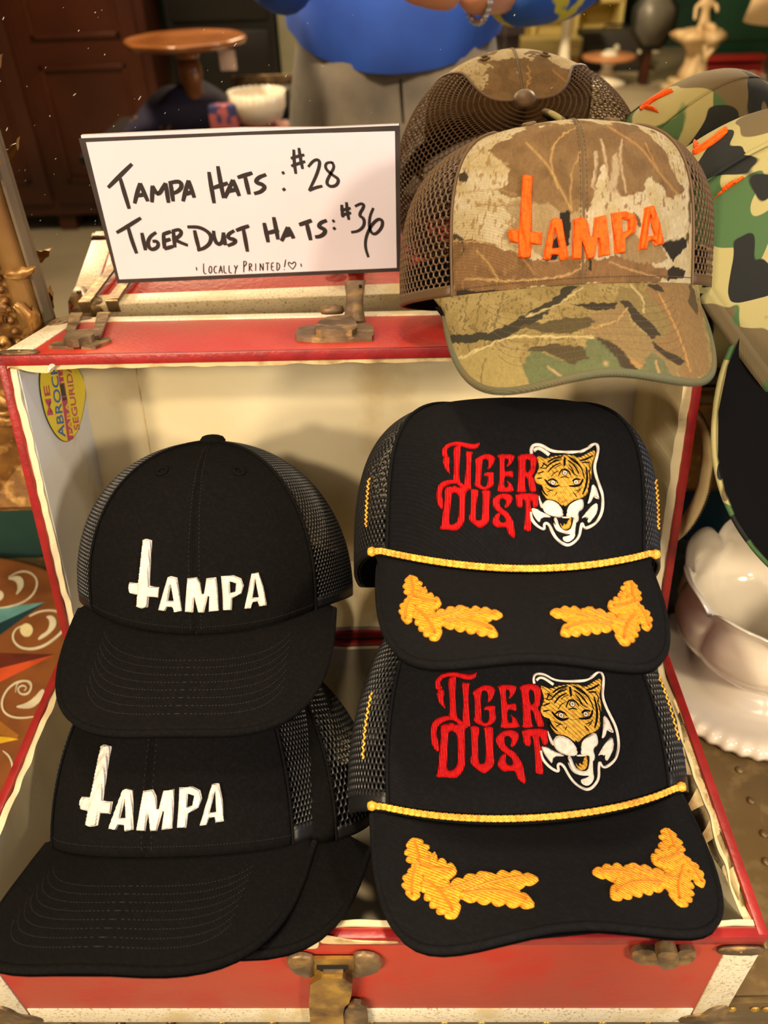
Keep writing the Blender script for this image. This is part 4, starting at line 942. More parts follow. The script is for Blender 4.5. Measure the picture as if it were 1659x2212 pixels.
BLK=[([(1062,300),(1110,268),(1185,250)],9),([(1050,345),(1098,298),(1175,276)],8),([(1066,378),(1108,328),(1170,304)],8),([(1230,252),(1290,285),(1340,350)],9),([(1228,282),(1280,322),(1318,392)],8),([(1232,312),(1262,350),(1280,400)],6),
([(1202,256),(1200,330)],12),([(1150,410),(1172,362),(1200,352),(1235,368),(1250,405)],8),([(1165,425),(1200,412),(1235,425)],6),([(1040,435),(1072,478),(1110,498),(1160,485)],13),([(1062,452),(1100,428),(1140,452)],9),
([(1350,432),(1330,480),(1290,492),(1235,490)],12),([(1262,452),(1290,428),(1330,440)],9),([(1010,480),(1030,540),(1065,572)],8),([(1375,335),(1385,420),(1372,500),(1345,560)],11),([(1322,285),(1372,275),(1430,245)],10),([(1340,300),(1400,300)],8),
([(985,390),(1035,372)],7),([(975,430),(1020,425)],7),([(1020,300),(1060,330)],7),([(1395,360),(1410,450),(1395,520)],6),([(1140,540),(1120,570)],4),([(1270,540),(1300,580)],5),([(1100,520),(1060,540)],5),([(1330,520),(1300,545)],5),
([(1190,640),(1205,690),(1202,735)],6),([(1080,650),(1150,672)],4),([(1070,680),(1150,705)],4),([(1330,625),(1250,668)],4),([(1320,665),(1240,705)],4),([(1130,440),(1150,470)],6),([(1010,350),(1040,300)],6)]
BLK=[(p,w*1.55) for p,w in BLK]
BLK2=[([(1085,310),(1130,275),(1180,262)],7),([(1245,268),(1285,300),(1325,330)],7),([(1120,350),(1150,325),(1180,318)],6),([(1225,345),(1255,360),(1270,385)],6),([(1090,420),(1115,385),(1150,370)],7),([(1260,380),(1290,400),(1310,415)],7),([(1045,500),(1075,520),(1110,530)],7),([(1345,500),(1310,525),(1280,530)],7),([(1300,290),(1345,360),(1360,430)],9),([(1000,340),(1030,350),(1060,345)],8),([(1000,510),(1015,555),(1040,585)],9),([(1390,300),(1410,340),(1400,380)],7),([(1185,700),(1203,722),(1222,700)],9),([(1100,745),(1120,790),(1140,830)],6),([(1070,620),(1110,640),(1160,690)],5),([(1340,610),(1290,630),(1240,690)],5),([(1160,490),(1190,500),(1230,490)],3),([(1400,560),(1385,620),(1360,650)],9),([(1440,520),(1450,570),(1475,590)],6),([(1430,690),(1400,730),(1380,770)],6),([(960,690),(990,710),(1040,730)],5)]
def ribbonpoly(pts,w):
    P=[np.array(p,float) for p in chaikin(pts,1,False)]; L=[];R_=[]; n=len(P)
    for i,p in enumerate(P):
        d=P[min(i+1,n-1)]-P[max(i-1,0)]; d/=np.linalg.norm(d); nn=np.array([-d[1],d[0]]); ww=w/2*(.35+.65*math.sin(math.pi*(i+.5)/n)) if n>2 else w/2
        L.append(tuple(p+nn*ww)); R_.append(tuple(p-nn*ww))
    return L+R_[::-1]
def circ(x,y,r,n=14): return [(x+r*math.cos(2*math.pi*k/n),y+r*math.sin(2*math.pi*k/n)) for k in range(n)]
def tiger(o,surf,fm):
    T=lambda L:[[fm(c3(p)) for p in l] for l in L]
    inv=o.matrix_world.inverted()
    for wd in WORD: emboss('embroidered_letter',[T(wd)],surf,.0003,.0012,4,M['thread_red'],o,3.2)
    pts=[surf.hit(*fm(c3(p))) for p in resample(chaikin(TL_,2,False),8,False)]
    b=MB(); b.tube([inv@(p+n*.0005) for p,n in pts],.0009,6); e=b.build('tiger_outline',M['thread_white'],o,label='white embroidered outline of a tiger head')
    g=emboss('tiger_face',[T(GOLD)],surf,.0002,.0008,5,M['thread_gold'],o,3.2,'gold embroidered tiger face with three eyes'); emboss('tongue',[T(t) for t in TONG],surf,.0004,.001,3,M['thread_gold'],o,3)
    emboss('tiger_muzzle',[T(t) for t in WHT],surf,.0003,.0010,4,M['thread_white'],o,3.2,'white embroidered muzzle and cheeks of the tiger')
    emboss('tiger_stripes',[T([ribbonpoly(p,w_)]) for p,w_ in BLK+BLK2],surf,.0009,.0013,3,M['blackin'],o,2.6,'black stripes of the tiger')
    eyes=[(1105,463,17,12),(1290,460,17,12),(1201,384,17,12)]
    emboss('tiger_eye_black',[T([circ(x,y,21)]) for x,y,a,b_ in eyes],surf,.0013,.0014,3,M['blackin'],o,2.4)
    emboss('tiger_eye',[T([circ(x,y,17),circ(x,y,8)]) for x,y,a,b_ in eyes],surf,.0014,.0018,2,M['thread_white'],o,2.2)
    emboss('tiger_eye',[T([circ(x,y,3.5,8)]) for x,y,a,b_ in eyes],surf,.0016,.0018,2,M['thread_white'],o,2.0)
    pts=[surf.hit(*fm(c3(p))) for p in resample(chaikin([(952,205),(975,184),(1005,186),(1040,208),(1078,238)],2,False),8,False)]
    b=MB(); b.tube([inv@(p+n*.0005) for p,n in pts],.0010,6); b.build('tiger_ear',M['thread_white'],o)
def c4b(p): return (740+p[0]*.446,840+p[1]*.446)
def leafshape(b0,t0,w,lobes=5,curve=.12):
    b0=np.array(b0,float);t0=np.array(t0,float); d=t0-b0; L=np.linalg.norm(d); u=d/L; n=np.array([-u[1],u[0]]); A=[];B=[];N=lobes*8
    for i in range(N+1):
        t=i/N; env=math.sin(math.pi*min(1,(t*.93+.05)))**.62; lob=.70+.34*abs(math.sin(math.pi*lobes*t))**.8; ww=w/2*env*lob
        c=b0+u*L*t+n*curve*L*math.sin(math.pi*t); A.append(tuple(c+n*ww)); B.append(tuple(c-n*ww))
    return A+B[::-1], [tuple(b0+u*L*t+n*curve*L*math.sin(math.pi*t)) for t in np.linspace(.03,.9,9)]
LEAVES=[(a,b,w*1.18,l,c) for a,b,w,l,c in [((352,1025),(328,905),84,4,.02),((382,1005),(408,972),34,1,0),((330,1000),(478,1048),86,4,.08),((338,1010),(312,1140),70,4,.08),((358,1070),(462,1218),104,5,-.08),((410,1120),(598,1066),66,4,.06),((480,1138),(775,1098),74,6,-.06),((492,1140),(752,1196),78,5,-.10)]]
def sprig(o,surf,fm,sgn=1):
    inv=o.matrix_world.inverted()
    for i,(a,b_,w_,lb_,cv) in enumerate(LEAVES):
        P,V=leafshape(a,b_,w_,lb_,cv)
        P=[fm(c4b(p)) for p in P]; q=emboss('oak_leaf',[[P]],surf,.0004+.0003*(i%3),.0016+.0003*(i%3),7,M['thread_yellow'],o,3.4,smoothit=0)
        pts=[surf.hit(*fm(c4b(p))) for p in V]; bb=MB(); bb.tube([inv@(p+n*(.0019+.0003*(i%3))) for p,n in pts],.0006,5); bb.build('leaf_vein',M['rope2'] ,q)
M['rope2']=mat('orange_gold_vein',(206,120,30),.5)
def rope(o,S,fn,ext=1.17,r=.00135):
    ph=math.radians(S[11]); n=420; u=np.linspace(-ph*ext,ph*ext,n); g=offs(fn,.0022)(u,np.full(n,.016))
    N=offs(fn,.0032)(u,np.full(n,.016))-g; N/=np.linalg.norm(N,axis=1,keepdims=True); Tn=np.gradient(g,axis=0); Tn/=np.linalg.norm(Tn,axis=1,keepdims=True); B=np.cross(N,Tn)
    L=np.r_[0,np.cumsum(np.linalg.norm(np.diff(g,axis=0),axis=1))]; b=MB()
    for k in range(4):
        ph_=L/.0075*2*np.pi+k*np.pi/2
        P=g+B*(np.sin(ph_)*.00135)[:,None]+N*(np.sin(2*ph_+ (k%2)*np.pi)*.0006)[:,None]
        b.tube(P,.00075,5)
    b.build('gold_cord',M['rope'],o)
    for s in (0,-1):
        bb=MB(); c=g[s]; bb.lathe([(.0004,-.003),(.0026,-.002),(.003,0),(.0026,.002),(.0004,.003)],10,T=lambda q:(c[0]+q[0],c[1]+q[1],c[2]+q[2])); bb.build('cord_end',M['rope'],o)
    # gold bar tacks on the netting
    for s in (-1,1):
        bb=MB(); P=offs(fn,.001)(np.full(22,s*ph*1.32),np.linspace(.13,.30,22)); 
        for i in range(21): bb.tube([P[i]+N[0]*0,P[i+1]+np.array([.0008*(-1)**i,0,0])],.0007,5)
        bb.build('gold_tack',M['rope'],o)
t1,st1,sbt1,S1,f1,_=cap('T1','foam','foam_trucker_cap','upper black foam cap with red lettering, tiger head and gold leaves',M['foam'],M['mesh'],cols=104,rows=50,wid=.62)
tiger(t1,st1,lambda p:p); rope(t1,S1,f1)
sprig(t1,sbt1,lambda p:p)
# the right sprig is the mirror image of the left one
LS=[(328,905),(775,1098),(462,1218),(312,1140),(752,1196)]
HR1=affine([c4b(p) for p in LS],[c4b(p) for p in [(1398,932),(1004,1086),(1370,1240),(1462,1175),(1050,1192)]])
sprig(t1,sbt1,HR1)
t2,st2,sbt2,S2_,f2,_=cap('T2','foam','foam_trucker_cap','lower black foam cap with tiger head, its brim over the front rim of the case',M['foam'],M['mesh'],cols=104,rows=54,wid=.62)
def c6b(p): return (720+p[0]*.566,1400+p[1]*.566)
s_=[(1150,963),(1288,960),(1222,1178),(950,1143),(1112,1164),(955,985)]; d_=[c6b(p) for p in [(770,100),(1020,95),(965,543),(398,497),(727,514),(386,152)]]
H2=homog(s_,d_)
tiger(t2,st2,H2); rope(t2,S2_,f2)
for DD in ([(308,728),(775,880),(475,1032),(298,960),(772,985)],[(1275,688),(990,860),(1332,985),(1400,915),(1055,955)]):
    sprig(t2,sbt2,affine([c4b(p) for p in LS],[c6b(p) for p in DD]))
# ------------------------------------------------------------ caps lower in the two stacks
def shifted(k,dx,dy,dz,drx=0,drz=0,sc=1):
    x=list(CP[k]); return [x[0]+dx,x[1]+dy,x[2]+dz,x[3]+drx,x[4],x[5]+drz]
cap(None,'six','trucker_cap','black trucker cap hidden underneath the lower left cap, its brim showing on the right',M['twill'],M['mesh'],S=[v*(.88 if i in (0,1) else (.80 if i==2 else 1)) for i,v in enumerate(CP['B2'][6:])],pose=shifted('B2',.036,.010,-.014,-.0,-.06),cols=80,rows=36,wid=.72,light=True)
cap(None,'foam','foam_trucker_cap','black foam cap underneath the lower tiger cap, only dark netting showing at its left',M['foam'],M['mesh'],S=[v*(.96 if i in (0,1,2,9) else 1) for i,v in enumerate(CP['T2'][6:])],pose=shifted('T2',-.004,.028,-.020,.10,.0),cols=80,rows=36,wid=.66,light=True)
# ------------------------------------------------------------ woodland camouflage cap at the right
def fromcam(u,v,depth): return Vector(CAMP)+Vector(ray(u,v))*depth
def basis(up_c,fr_c):
    c2w=Matrix((Vector(RT),Vector(UP),Vector(-FW))).transposed()
    u=(c2w@Vector(up_c)).normalized(); f=(c2w@Vector(fr_c)); f=(f-u*f.dot(u)).normalized(); x=u.cross(f)
    return Matrix((x,-f,u)).transposed()
WS=[.066,.088,.125,2.15,2.7,2.1,.0,.10,.02,.078,.055,52,.004,2.6]
Bm=basis((.72,.50,.48),(-.55,.82,-.02))
q_=Bm.to_quaternion(); ax,an=q_.to_axis_angle(); wp=Vector(onY(1520,640,.092))
wl,swl,sbwl,*_=cap(None,'six','trucker_cap','green woodland camouflage cap with orange lettering and black under-brim at the right edge',M['woodland'],M['woodland'],S=WS,pose=[wp.x,wp.y,wp.z]+list(ax*an),cols=60,rows=30,wid=.05,light=True)
V_,F_=grid(lambda u,v:crown(WS,u,v),np.linspace(-math.pi,math.pi,120),np.linspace(0,1,60)); W3_=np.array(wl.matrix_world.to_3x3()); swl=Surf(V_@W3_.T+np.array(wl.matrix_world.translation),F_)
def cw(p): return (1060+p[0]*.3611,p[1]*.3609)
for L in ([(1185,850),(1300,720),(1420,615),(1450,608),(1440,640),(1330,740),(1230,810),(1190,868)],[(1215,800),(1300,740),(1380,680),(1400,690),(1300,770),(1225,830)],
          [(1250,740),(1330,670),(1400,640),(1395,660),(1320,700),(1260,765)],[(1205,910),(1290,860),(1400,770),(1420,765),(1415,800),(1310,880),(1215,935)],[(1215,850),(1240,845),(1245,890),(1215,900)]):
    emboss('embroidered_letter',[[[cw(p) for p in L]]],swl,.0008,.003,5,M['thread_orange'],wl,3.5)
tg_=fromcam(1503,228,.62)
b=MB()
# ------------------------------------------------------------ second woodland cap, seen from under its brim
WS2=[.110,.122,.15,2.15,2.6,2.1,.0,.30,.094,.125,.096,52,.004,2.5]
Bm=basis((-.12,.10,-1),(-1,.06,.10)); ax,an=Bm.to_quaternion().to_axis_angle(); wp2=fromcam(2125,940,.565)
w2,sw2,sbw2,*_=cap(None,'six','trucker_cap','woodland camouflage cap at the right edge seen from below, showing its black under-brim',M['woodland'],M['woodland'],S=WS2,pose=[wp2.x,wp2.y,wp2.z]+list(ax*an),cols=60,rows=30,wid=.05,light=True)
hs_=thing('hat_stand','dark wooden hat stand beyond the right edge carrying the camouflage cap','stand',(wp2.x+.13,wp2.y+.03,ZT+.0005))
b=MB(); b.lathe([(.06,0),(.065,.01),(.02,.03),(.012,.05),(.012,wp2.z-ZT-.02),(.05,wp2.z-ZT+.0),(.045,wp2.z-ZT+.02),(.001,wp2.z-ZT+.03)],24); b.build('post',M['gold2'],hs_)
# ------------------------------------------------------------ milk glass compote
mg=thing('glass_compote','white milk glass footed compote with scalloped rim and foot, right of the red case','compote',(.575,.042,ZT+.0005))
b=MB()
def foot(r,z,a):
    k=max(0,(r-.080)/.0105); return r+.0012*k*math.cos(a*44),z+(.0007*k*math.cos(a*44) if z>.004 else 0)
b.lathe([(.02,0),(.084,.0),(.0895,.003),(.0905,.0085),(.086,.0125),(.0795,.0126),(.072,.0125),(.058,.0115),(.052,.014),(.048,.020),(.040,.028),(.028,.0335),(.022,.037)],224,fn=foot); b.build('foot',M['milk'],mg)
def lobes(r,z,a):
    k=min(1,max(0,(z-.045)/.03)); c=abs(math.cos(a*4)); g=(1-c)**1.6
    rr=r*(1-.05*k*g); top=max(0,(z-.105)/.02)
    return rr,z-.012*top*(abs(math.sin(a*4))**3 if 0 else (1-c)**2.2)
b=MB(); b.lathe([(.018,.036),(.026,.0375),(.045,.042),(.064,.052),(.076,.066),(.080,.080),(.078,.094),(.074,.106),(.0745,.116),(.079,.1245),(.0815,.1265),(.080,.1275),(.0755,.124),(.071,.116),(.070,.106),(.073,.092),(.072,.070),(.058,.055),(.02,.048),(.001,.047)],192,fn=lobes); b.build('bowl',M['milk'],mg)
# ------------------------------------------------------------ round painted board at the left
BZ=ZT+.0045
bd=thing('round_painted_board','round painted wooden board with white scrolls and a coloured star, left of the red case','board',(-.2215,.028,ZT+.0002))
def bT(p): return (p[0]+.2215,p[1]-.028,p[2]-ZT-.0002)
b=MB(); b.lathe([(.212,0),(.215,.001),(.215,.0035),(.212,.0045)],96); b.build('board',M['wood'],bd,False); bd.children[0].data.polygons.foreach_set('use_smooth',[False]*len(bd.children[0].data.polygons))
def paint(poly,m,h,name,it=1):
    pts=[onZ(u,v,BZ) for u,v in (chaikin(poly,it) if it else poly)]; n=len(pts); b=MB(); ar=sum(pts[i][0]*pts[(i+1)%n][1]-pts[(i+1)%n][0]*pts[i][1] for i in range(n))
    if ar<0: pts=pts[::-1]
    b.add([bT((p[0],p[1],BZ-.0001)) for p in pts]+[bT((p[0],p[1],BZ+h)) for p in pts],[tuple(range(n,2*n)),tuple(range(n))[::-1]]+[(i,(i+1)%n,n+(i+1)%n,n+i) for i in range(n)]); return b.build(name,m,bd,False)
def col(n,c): return mat(n,c,.5,c2=tuple(int(x*.85) for x in c),ns=40)
PW=col('painted_white',(206,196,164)); 
def c2_(p): return (p[0]*.3073,1100+p[1]*.3074)
for poly,c,nm in (([(-60,760),(-60,700),(320,655),(0,800)],(98,150,146),'star_ray'),([(0,800),(320,655),(200,740),(0,885),(-60,900)],(22,52,58),'star_ray'),([(-60,1010),(390,1022),(0,1120),(-60,1130)],(92,34,16),'star_ray'),
    ([(-60,1132),(0,1120),(390,1022),(0,1215),(-60,1230)],(196,76,34),'star_ray'),([(-60,1580),(130,1618),(-60,1660)],(214,170,36),'star_ray'),([(-60,1480),(0,1490),(135,1590),(120,1612),(-60,1590)],(150,96,30),'star_ray')):
    paint([c2_(p) for p in poly],col('painted_ray',c),.0004,nm,0)
def crib(pts,w): return [c2_(p) for p in ribbonpoly(pts,w)]
paint(crib([(60,480),(130,440),(200,438),(255,480),(265,540),(230,610),(160,660),(60,690),(-40,700)],13),PW,.0007,'scroll')
paint([c2_(p) for p in [(50,492),(110,470),(155,480),(172,520),(160,565),(110,612),(128,560),(118,515),(90,496)]],PW,.0009,'scroll')
paint([c2_(p) for p in circ(-8,608,36)],PW,.0007,'scroll')
paint(crib([(205,755),(280,718),(370,710),(440,735),(470,790),(450,850),(390,910),(310,965),(220,988),(140,975),(95,930),(90,880),(120,835),(180,815)],17),PW,.0007,'scroll')
paint([c2_(p) for p in circ(188,852,46)],col('painted_cream',(222,206,150)),.0009,'scroll')
paint([c2_(p) for p in [(322,758),(365,748),(396,775),(398,820),(370,860),(320,900),(262,925),(285,890),(335,860),(352,810),(345,775)]],PW,.0009,'scroll')
paint(crib([(110,1290),(120,1225),(170,1205),(220,1215),(222,1260),(200,1300),(150,1305),(125,1275),(140,1245),(175,1240),(190,1262),(170,1278)],13),PW,.0007,'scroll')
paint(crib([(215,1240),(190,1205),(120,1215),(50,1270),(12,1350),(20,1420),(70,1460),(150,1472),(240,1460)],14),PW,.0009,'scroll')
paint([c2_(p) for p in [(105,1390),(180,1370),(240,1330),(300,1260),(320,1290),(290,1350),(230,1400),(150,1402)]],PW,.0009,'scroll')
paint(crib([(20,1700),(60,1730),(85,1780),(90,1840)],14),PW,.0007,'scroll')
# ------------------------------------------------------------ the photographer, seen in the mirror
SKIN=mat('skin',(206,150,122),.5,c2=(190,130,104),ns=9,sss=.15)
JEANS=mat('grey_denim',(128,120,110),.85,c2=(88,84,80),ns=9,nlo=.35,nhi=.65,wave=(500,.4,.3)); SHIRT=mat('blue_jersey',(28,74,178),.8,c2=(22,60,150),ns=6,bump=.1)
SLEEVE=mat('blue_and_yellow_sleeve',(30,84,180),.8,c2=(210,200,50),ns=16,nlo=.52,nhi=.56)
def skin(name,J,E,m,parent,sub=2,root=0,subname=None):
    me=bpy.data.meshes.new(name); me.from_pydata([j[0] for j in J],E,[]); o=bpy.data.objects.new(name,me); COL.objects.link(o); me.materials.append(m); o.parent=parent
    sm=o.modifiers.new('skin','SKIN'); sm.use_smooth_shade=True; sm.branch_smoothing=.6
    for i,j in enumerate(J):
        kk=1.62 if name=='jeans' else (1.12 if name=='sleeve' else 1.0)
        sv=me.skin_vertices[0].data[i]; r=j[1]; r=r if hasattr(r,'__len__') else (r,r); sv.radius=(r[0]*kk,r[1]*kk); sv.use_root=(i==root)
    s=o.modifiers.new('sub','SUBSURF'); s.levels=sub; s.render_levels=sub
    return o
HX,HY=.288,-.79; HZ=.135          # hip centre
pe=thing('person','person in a blue jersey and grey jeans holding up a phone with both hands','person',(HX,HY,ZF))
def pT(x,y,z): return (x-HX,y-HY,z-ZF)
hemz=refl(850,150,.84)[2]-.005
# body: head, neck, arms, hands, legs as one surface
J=[(pT(HX,HY,HZ),(.09,.07)),(pT(HX,HY,HZ+.2),(.10,.07)),(pT(HX,HY-.01,HZ+.42),(.12,.07)),(pT(HX,HY-.01,HZ+.52),(.07,.06)),(pT(HX,HY+.0,HZ+.58),(.052,.052)),(pT(HX,HY+.03,HZ+.66),(.07,.08)),(pT(HX,HY+.035,HZ+.76),(.078,.09)),(pT(HX,HY+.02,HZ+.82),(.06,.07)),
 (pT(HX-.19,HY-.01,HZ+.47),(.05,.05)),(pT(HX-.25,HY+.05,HZ+.29),(.042,.042)),(pT(HX-.13,HY+.27,HZ+.25),(.027,.027)),(pT(HX+.19,HY-.01,HZ+.47),(.05,.05)),(pT(HX+.30,HY+.05,HZ+.20),(.042,.042)),(pT(HX+.085,HY+.285,HZ+.205),(.027,.027)),
 (pT(HX-.10,HY,HZ-.12),(.06,.06)),(pT(HX-.11,HY+.02,HZ-.52),(.055,.055)),(pT(HX-.11,HY-.02,HZ-.90),(.036,.036)),(pT(HX-.11,HY+.10,ZF+.03),(.034,.026)),
 (pT(HX+.10,HY,HZ-.12),(.06,.06)),(pT(HX+.11,HY+.02,HZ-.52),(.055,.055)),(pT(HX+.11,HY-.02,HZ-.90),(.036,.036)),(pT(HX+.11,HY+.10,ZF+.03),(.034,.026))]
E_=[(0,1),(1,2),(2,3),(3,4),(4,5),(5,6),(6,7),(2,8),(8,9),(9,10),(2,11),(11,12),(12,13),(0,14),(14,15),(15,16),(16,17),(0,18),(18,19),(19,20),(20,21)]
skin('body',J,E_,SKIN,pe)
hc=pT(HX,HY+.035,HZ+.72)
b=MB(); b.lathe([(.001,.115),(.05,.108),(.085,.07),(.094,.02),(.09,-.03),(.08,-.06)],24,T=lambda p:(hc[0]+p[0],hc[1]-.018+p[1]*1.1,hc[2]+p[2]+.01)); b.build('hair',mat('brown_hair',(60,40,28),.7,bump=.5,bs=60),pe)
b=MB()
for s in (-1,1): b.lathe([(.001,.008),(.007,.005),(.009,0)],12,T=lambda p,s=s:(hc[0]+s*.03+p[0],hc[1]+.088+p[2],hc[2]+.0+p[1]))
b.build('eyes',mat('eyes',(230,230,230),.2,c2=(60,40,30),ns=30),pe)
b=MB(); b.tube([(hc[0],hc[1]+.09,hc[2]+.005),(hc[0],hc[1]+.112,hc[2]-.03),(hc[0],hc[1]+.092,hc[2]-.04)],[.006,.011,.007],8); b.build('nose',SKIN,pe)
b=MB(); b.tube([(hc[0]-.022,hc[1]+.085,hc[2]-.065),(hc[0],hc[1]+.096,hc[2]-.063),(hc[0]+.022,hc[1]+.085,hc[2]-.065)],.0045,8); b.build('mouth',mat('lips',(170,90,84),.5),pe)
# jeans
n=40; b=MB(); V=[]
pel=[(HZ+.13,.165,.118,0),(HZ+.06,.180,.126,0),(HZ-.0,.190,.130,0),(HZ-.06,.194,.128,.0),(HZ-.10,.192,.120,.02)]
for (z,rx,ry,_) in pel:
    for k in range(n):
        a=2*math.pi*k/n; c_,s__=math.cos(a),math.sin(a); V.append(pT(HX+rx*math.copysign(abs(c_)**.85,c_),HY+ry*math.copysign(abs(s__)**.9,s__)*(1+.0*c_)+.004*math.sin(7*a+z*30),z))
b.add(V,[(i_*n+k,(i_+1)*n+k,(i_+1)*n+(k+1)%n,i_*n+(k+1)%n) for i_ in range(len(pel)-1) for k in range(n)])
for sg in (-1,1):
    V=[];L_=[(HZ-.03,.088,.100,.104),(HZ-.10,.094,.098,.108),(HZ-.16,.100,.093,.102),(HZ-.28,.106,.086,.094),(HZ-.42,.110,.076,.084),(HZ-.56,.112,.070,.078),(HZ-.75,.112,.066,.072),(HZ-.93,.112,.064,.070)]
    for q,(z,ox,rx,ry) in enumerate(L_):
        for k in range(n):
            a=2*math.pi*k/n; V.append(pT(HX+sg*ox+rx*math.cos(a)*(1+.02*math.sin(3*a+q*2)),HY+.005+ry*math.sin(a)*(1+.02*math.cos(4*a+q*1.7)),z))
    b.add(V,[(i_*n+k,(i_+1)*n+k,(i_+1)*n+(k+1)%n,i_*n+(k+1)%n) for i_ in range(len(L_)-1) for k in range(n)])
jo=b.build('jeans',JEANS,pe)
b=MB(); b.tube([pT(HX+.004,HY+.118,HZ+.08),pT(HX+.008,HY+.128,HZ+.02),pT(HX+.01,HY+.112,HZ-.05)],.0035,6); b.build('fly_seam',mat('dark_denim_seam',(56,54,54),.8),pe)
# jersey: lofted rings, hem dipping in front
V=[];n=48; rings=[(hemz-.0,.178,.128,1),(hemz+.03,.180,.132,1),(hemz+.10,.172,.125,.6),(HZ+.22,.165,.118,.2),(HZ+.34,.178,.12,0),(HZ+.46,.19,.115,0),(HZ+.52,.12,.09,0),(HZ+.56,.065,.065,0)]
for (z,rx,ry,dp) in rings:
    for k in range(n):
        a=2*math.pi*k/n; wv=1+.018*math.sin(a*9+z*20)*dp
        V.append(pT(HX+rx*math.cos(a)*wv,HY+.0+ry*math.sin(a)*wv,z+dp*.055*(1-max(0,math.sin(a))**1.5)))
mesh('jersey',V,[(i*n+k,i*n+(k+1)%n,(i+1)*n+(k+1)%n,(i+1)*n+k) for i in range(len(rings)-1) for k in range(n)],SHIRT,pe)
for s,wr in ((-1,(HX-.14,HY+.22,HZ+.205)),(1,(HX+.14,HY+.235,HZ+.20))):
    skin('sleeve',[(pT(HX+s*.15,HY-.01,HZ+.47),.065),(pT(HX+s*.20,HY,HZ+.42),.062),(pT(HX+s*(.25 if s<0 else .30),HY+.05,HZ+(.29 if s<0 else .20)),.056),(pT(*wr),.042)],[(0,1),(1,2),(2,3)],SLEEVE if s>0 else SHIRT,pe)
for s in (-1,1):
    b=MB(); b.box((-.045,-.10,0),(.045,.16,.07),.02,T=lambda p,s=s:(p[0]+s*.11,p[1]+.01,p[2]+.002)); b.build('shoe',mat('dark_shoe',(40,34,30),.5),pe)
# phone held in front of the camera point
ph_=thing('smartphone','dark smartphone held up in front of the person','phone',tuple(Vector(CAMP)-Vector(FW)*.0075))
c2w=Matrix((Vector(RT),Vector(UP),Vector(-FW))).transposed(); ph_.rotation_euler=c2w.to_euler()
sharp(MB().box((-.050,-.130,-.004),(.024,.018,.004),.003).build('housing',M['phone'],ph_)); MB().box((-.047,-.127,-.0046),(.021,.015,-.004),.0).build('screen',M['dark'],ph_)
b=MB(); b.lathe([(.008,.0038),(.008,.0052),(.006,.0054),(.0055,.0045)],20); b.build('lens_ring',M['steel'],ph_)
b=MB(); b.lathe([(.008,.0038),(.008,.0052),(.006,.0054),(.0055,.0045)],20,c=(-.02,0,0)); b.build('lens_ring',M['steel'],ph_)
def P3_(x,y,z): # phone coordinates -> person coordinates
    q=Vector(CAMP)-Vector(FW)*.0075+c2w@Vector((x,y,z)); return pT(*q)
def hand(sg,wr):
    """palm behind the phone's side, fingers wrapped round its back, thumb on the screen side; sg +1 = right edge"""
    xe=.024 if sg>0 else -.050; yo=0 if sg>0 else .055
    pal=P3_(xe+sg*.012,-.105+yo,-.028)
    base=Vector(wr)
    J=[(tuple(base),.027),(tuple(base.lerp(Vector(pal),.55)),(.026)),(pal,(.028))]; E=[(0,1),(1,2)]
    o=skin('hand',J,E,SKIN,pe,2)
    L=[.9,1,.96,.8]
    for k in range(4):
        y=-.078-.0175*k+yo
        pts=[P3_(xe+sg*.014,y,-.022),P3_(xe+sg*.017,y+.002,.002),P3_(xe+sg*.006,y+.003,.014),P3_(xe-sg*.020*L[k],y+.004,.0135),P3_(xe-sg*.036*L[k],y+.004,.012)]
        skin('finger',[(p,r) for p,r in zip(pts,(.0095,.0092,.0088,.0082,.0068))],[(0,1),(1,2),(2,3),(3,4)],SKIN,o,2)
    pts=[P3_(xe+sg*.012,-.11+yo,-.030),P3_(xe+sg*.008,-.088+yo,-.024),P3_(xe-sg*.012,-.07+yo,-.016),P3_(xe-sg*.024,-.058+yo,-.014)]
    skin('thumb',[(p,r) for p,r in zip(pts,(.013,.0115,.0105,.008))],[(0,1),(1,2),(2,3)],SKIN,o,2)
    return o
h1=hand(1,pT(HX+.085,HY+.285,HZ+.205)); h0=hand(-1,pT(HX-.13,HY+.27,HZ+.25))
b=MB(); rc=Vector(P3_(.014,-.112,.0205)); b.tube([P3_(.024+.012*math.cos(a)-.004,-.1125,.012+.011*math.sin(a)-.006) for a in np.linspace(0,2*math.pi,20,endpoint=False)],.0022,8,closed=True)
b.lathe([(.007,-.001),(.0075,.002),(.004,.005),(.001,.006)],12,T=lambda p:tuple(rc+Vector((p[0],p[2]*.7,p[1])))); b.build('silver_ring',M['steel'],h1,label='chunky silver ring')
w0=Vector(pT(HX+.085,HY+.285,HZ+.205)); b=MB()
for k in range(22):
    a=2*math.pi*k/22; c=w0+Vector((.022,-.022,-.001))+Vector((.72*.033*math.cos(a)*.6,.033*math.cos(a)*.6,.033*math.sin(a)))
    b.lathe([(.0005,-.005),(.005,-.002),(.005,.002),(.0005,.005)],8,T=lambda p,c=c:tuple(c+Vector(p)))
b.build('bracelet',M['steel'],h1,label='silver bead bracelet')
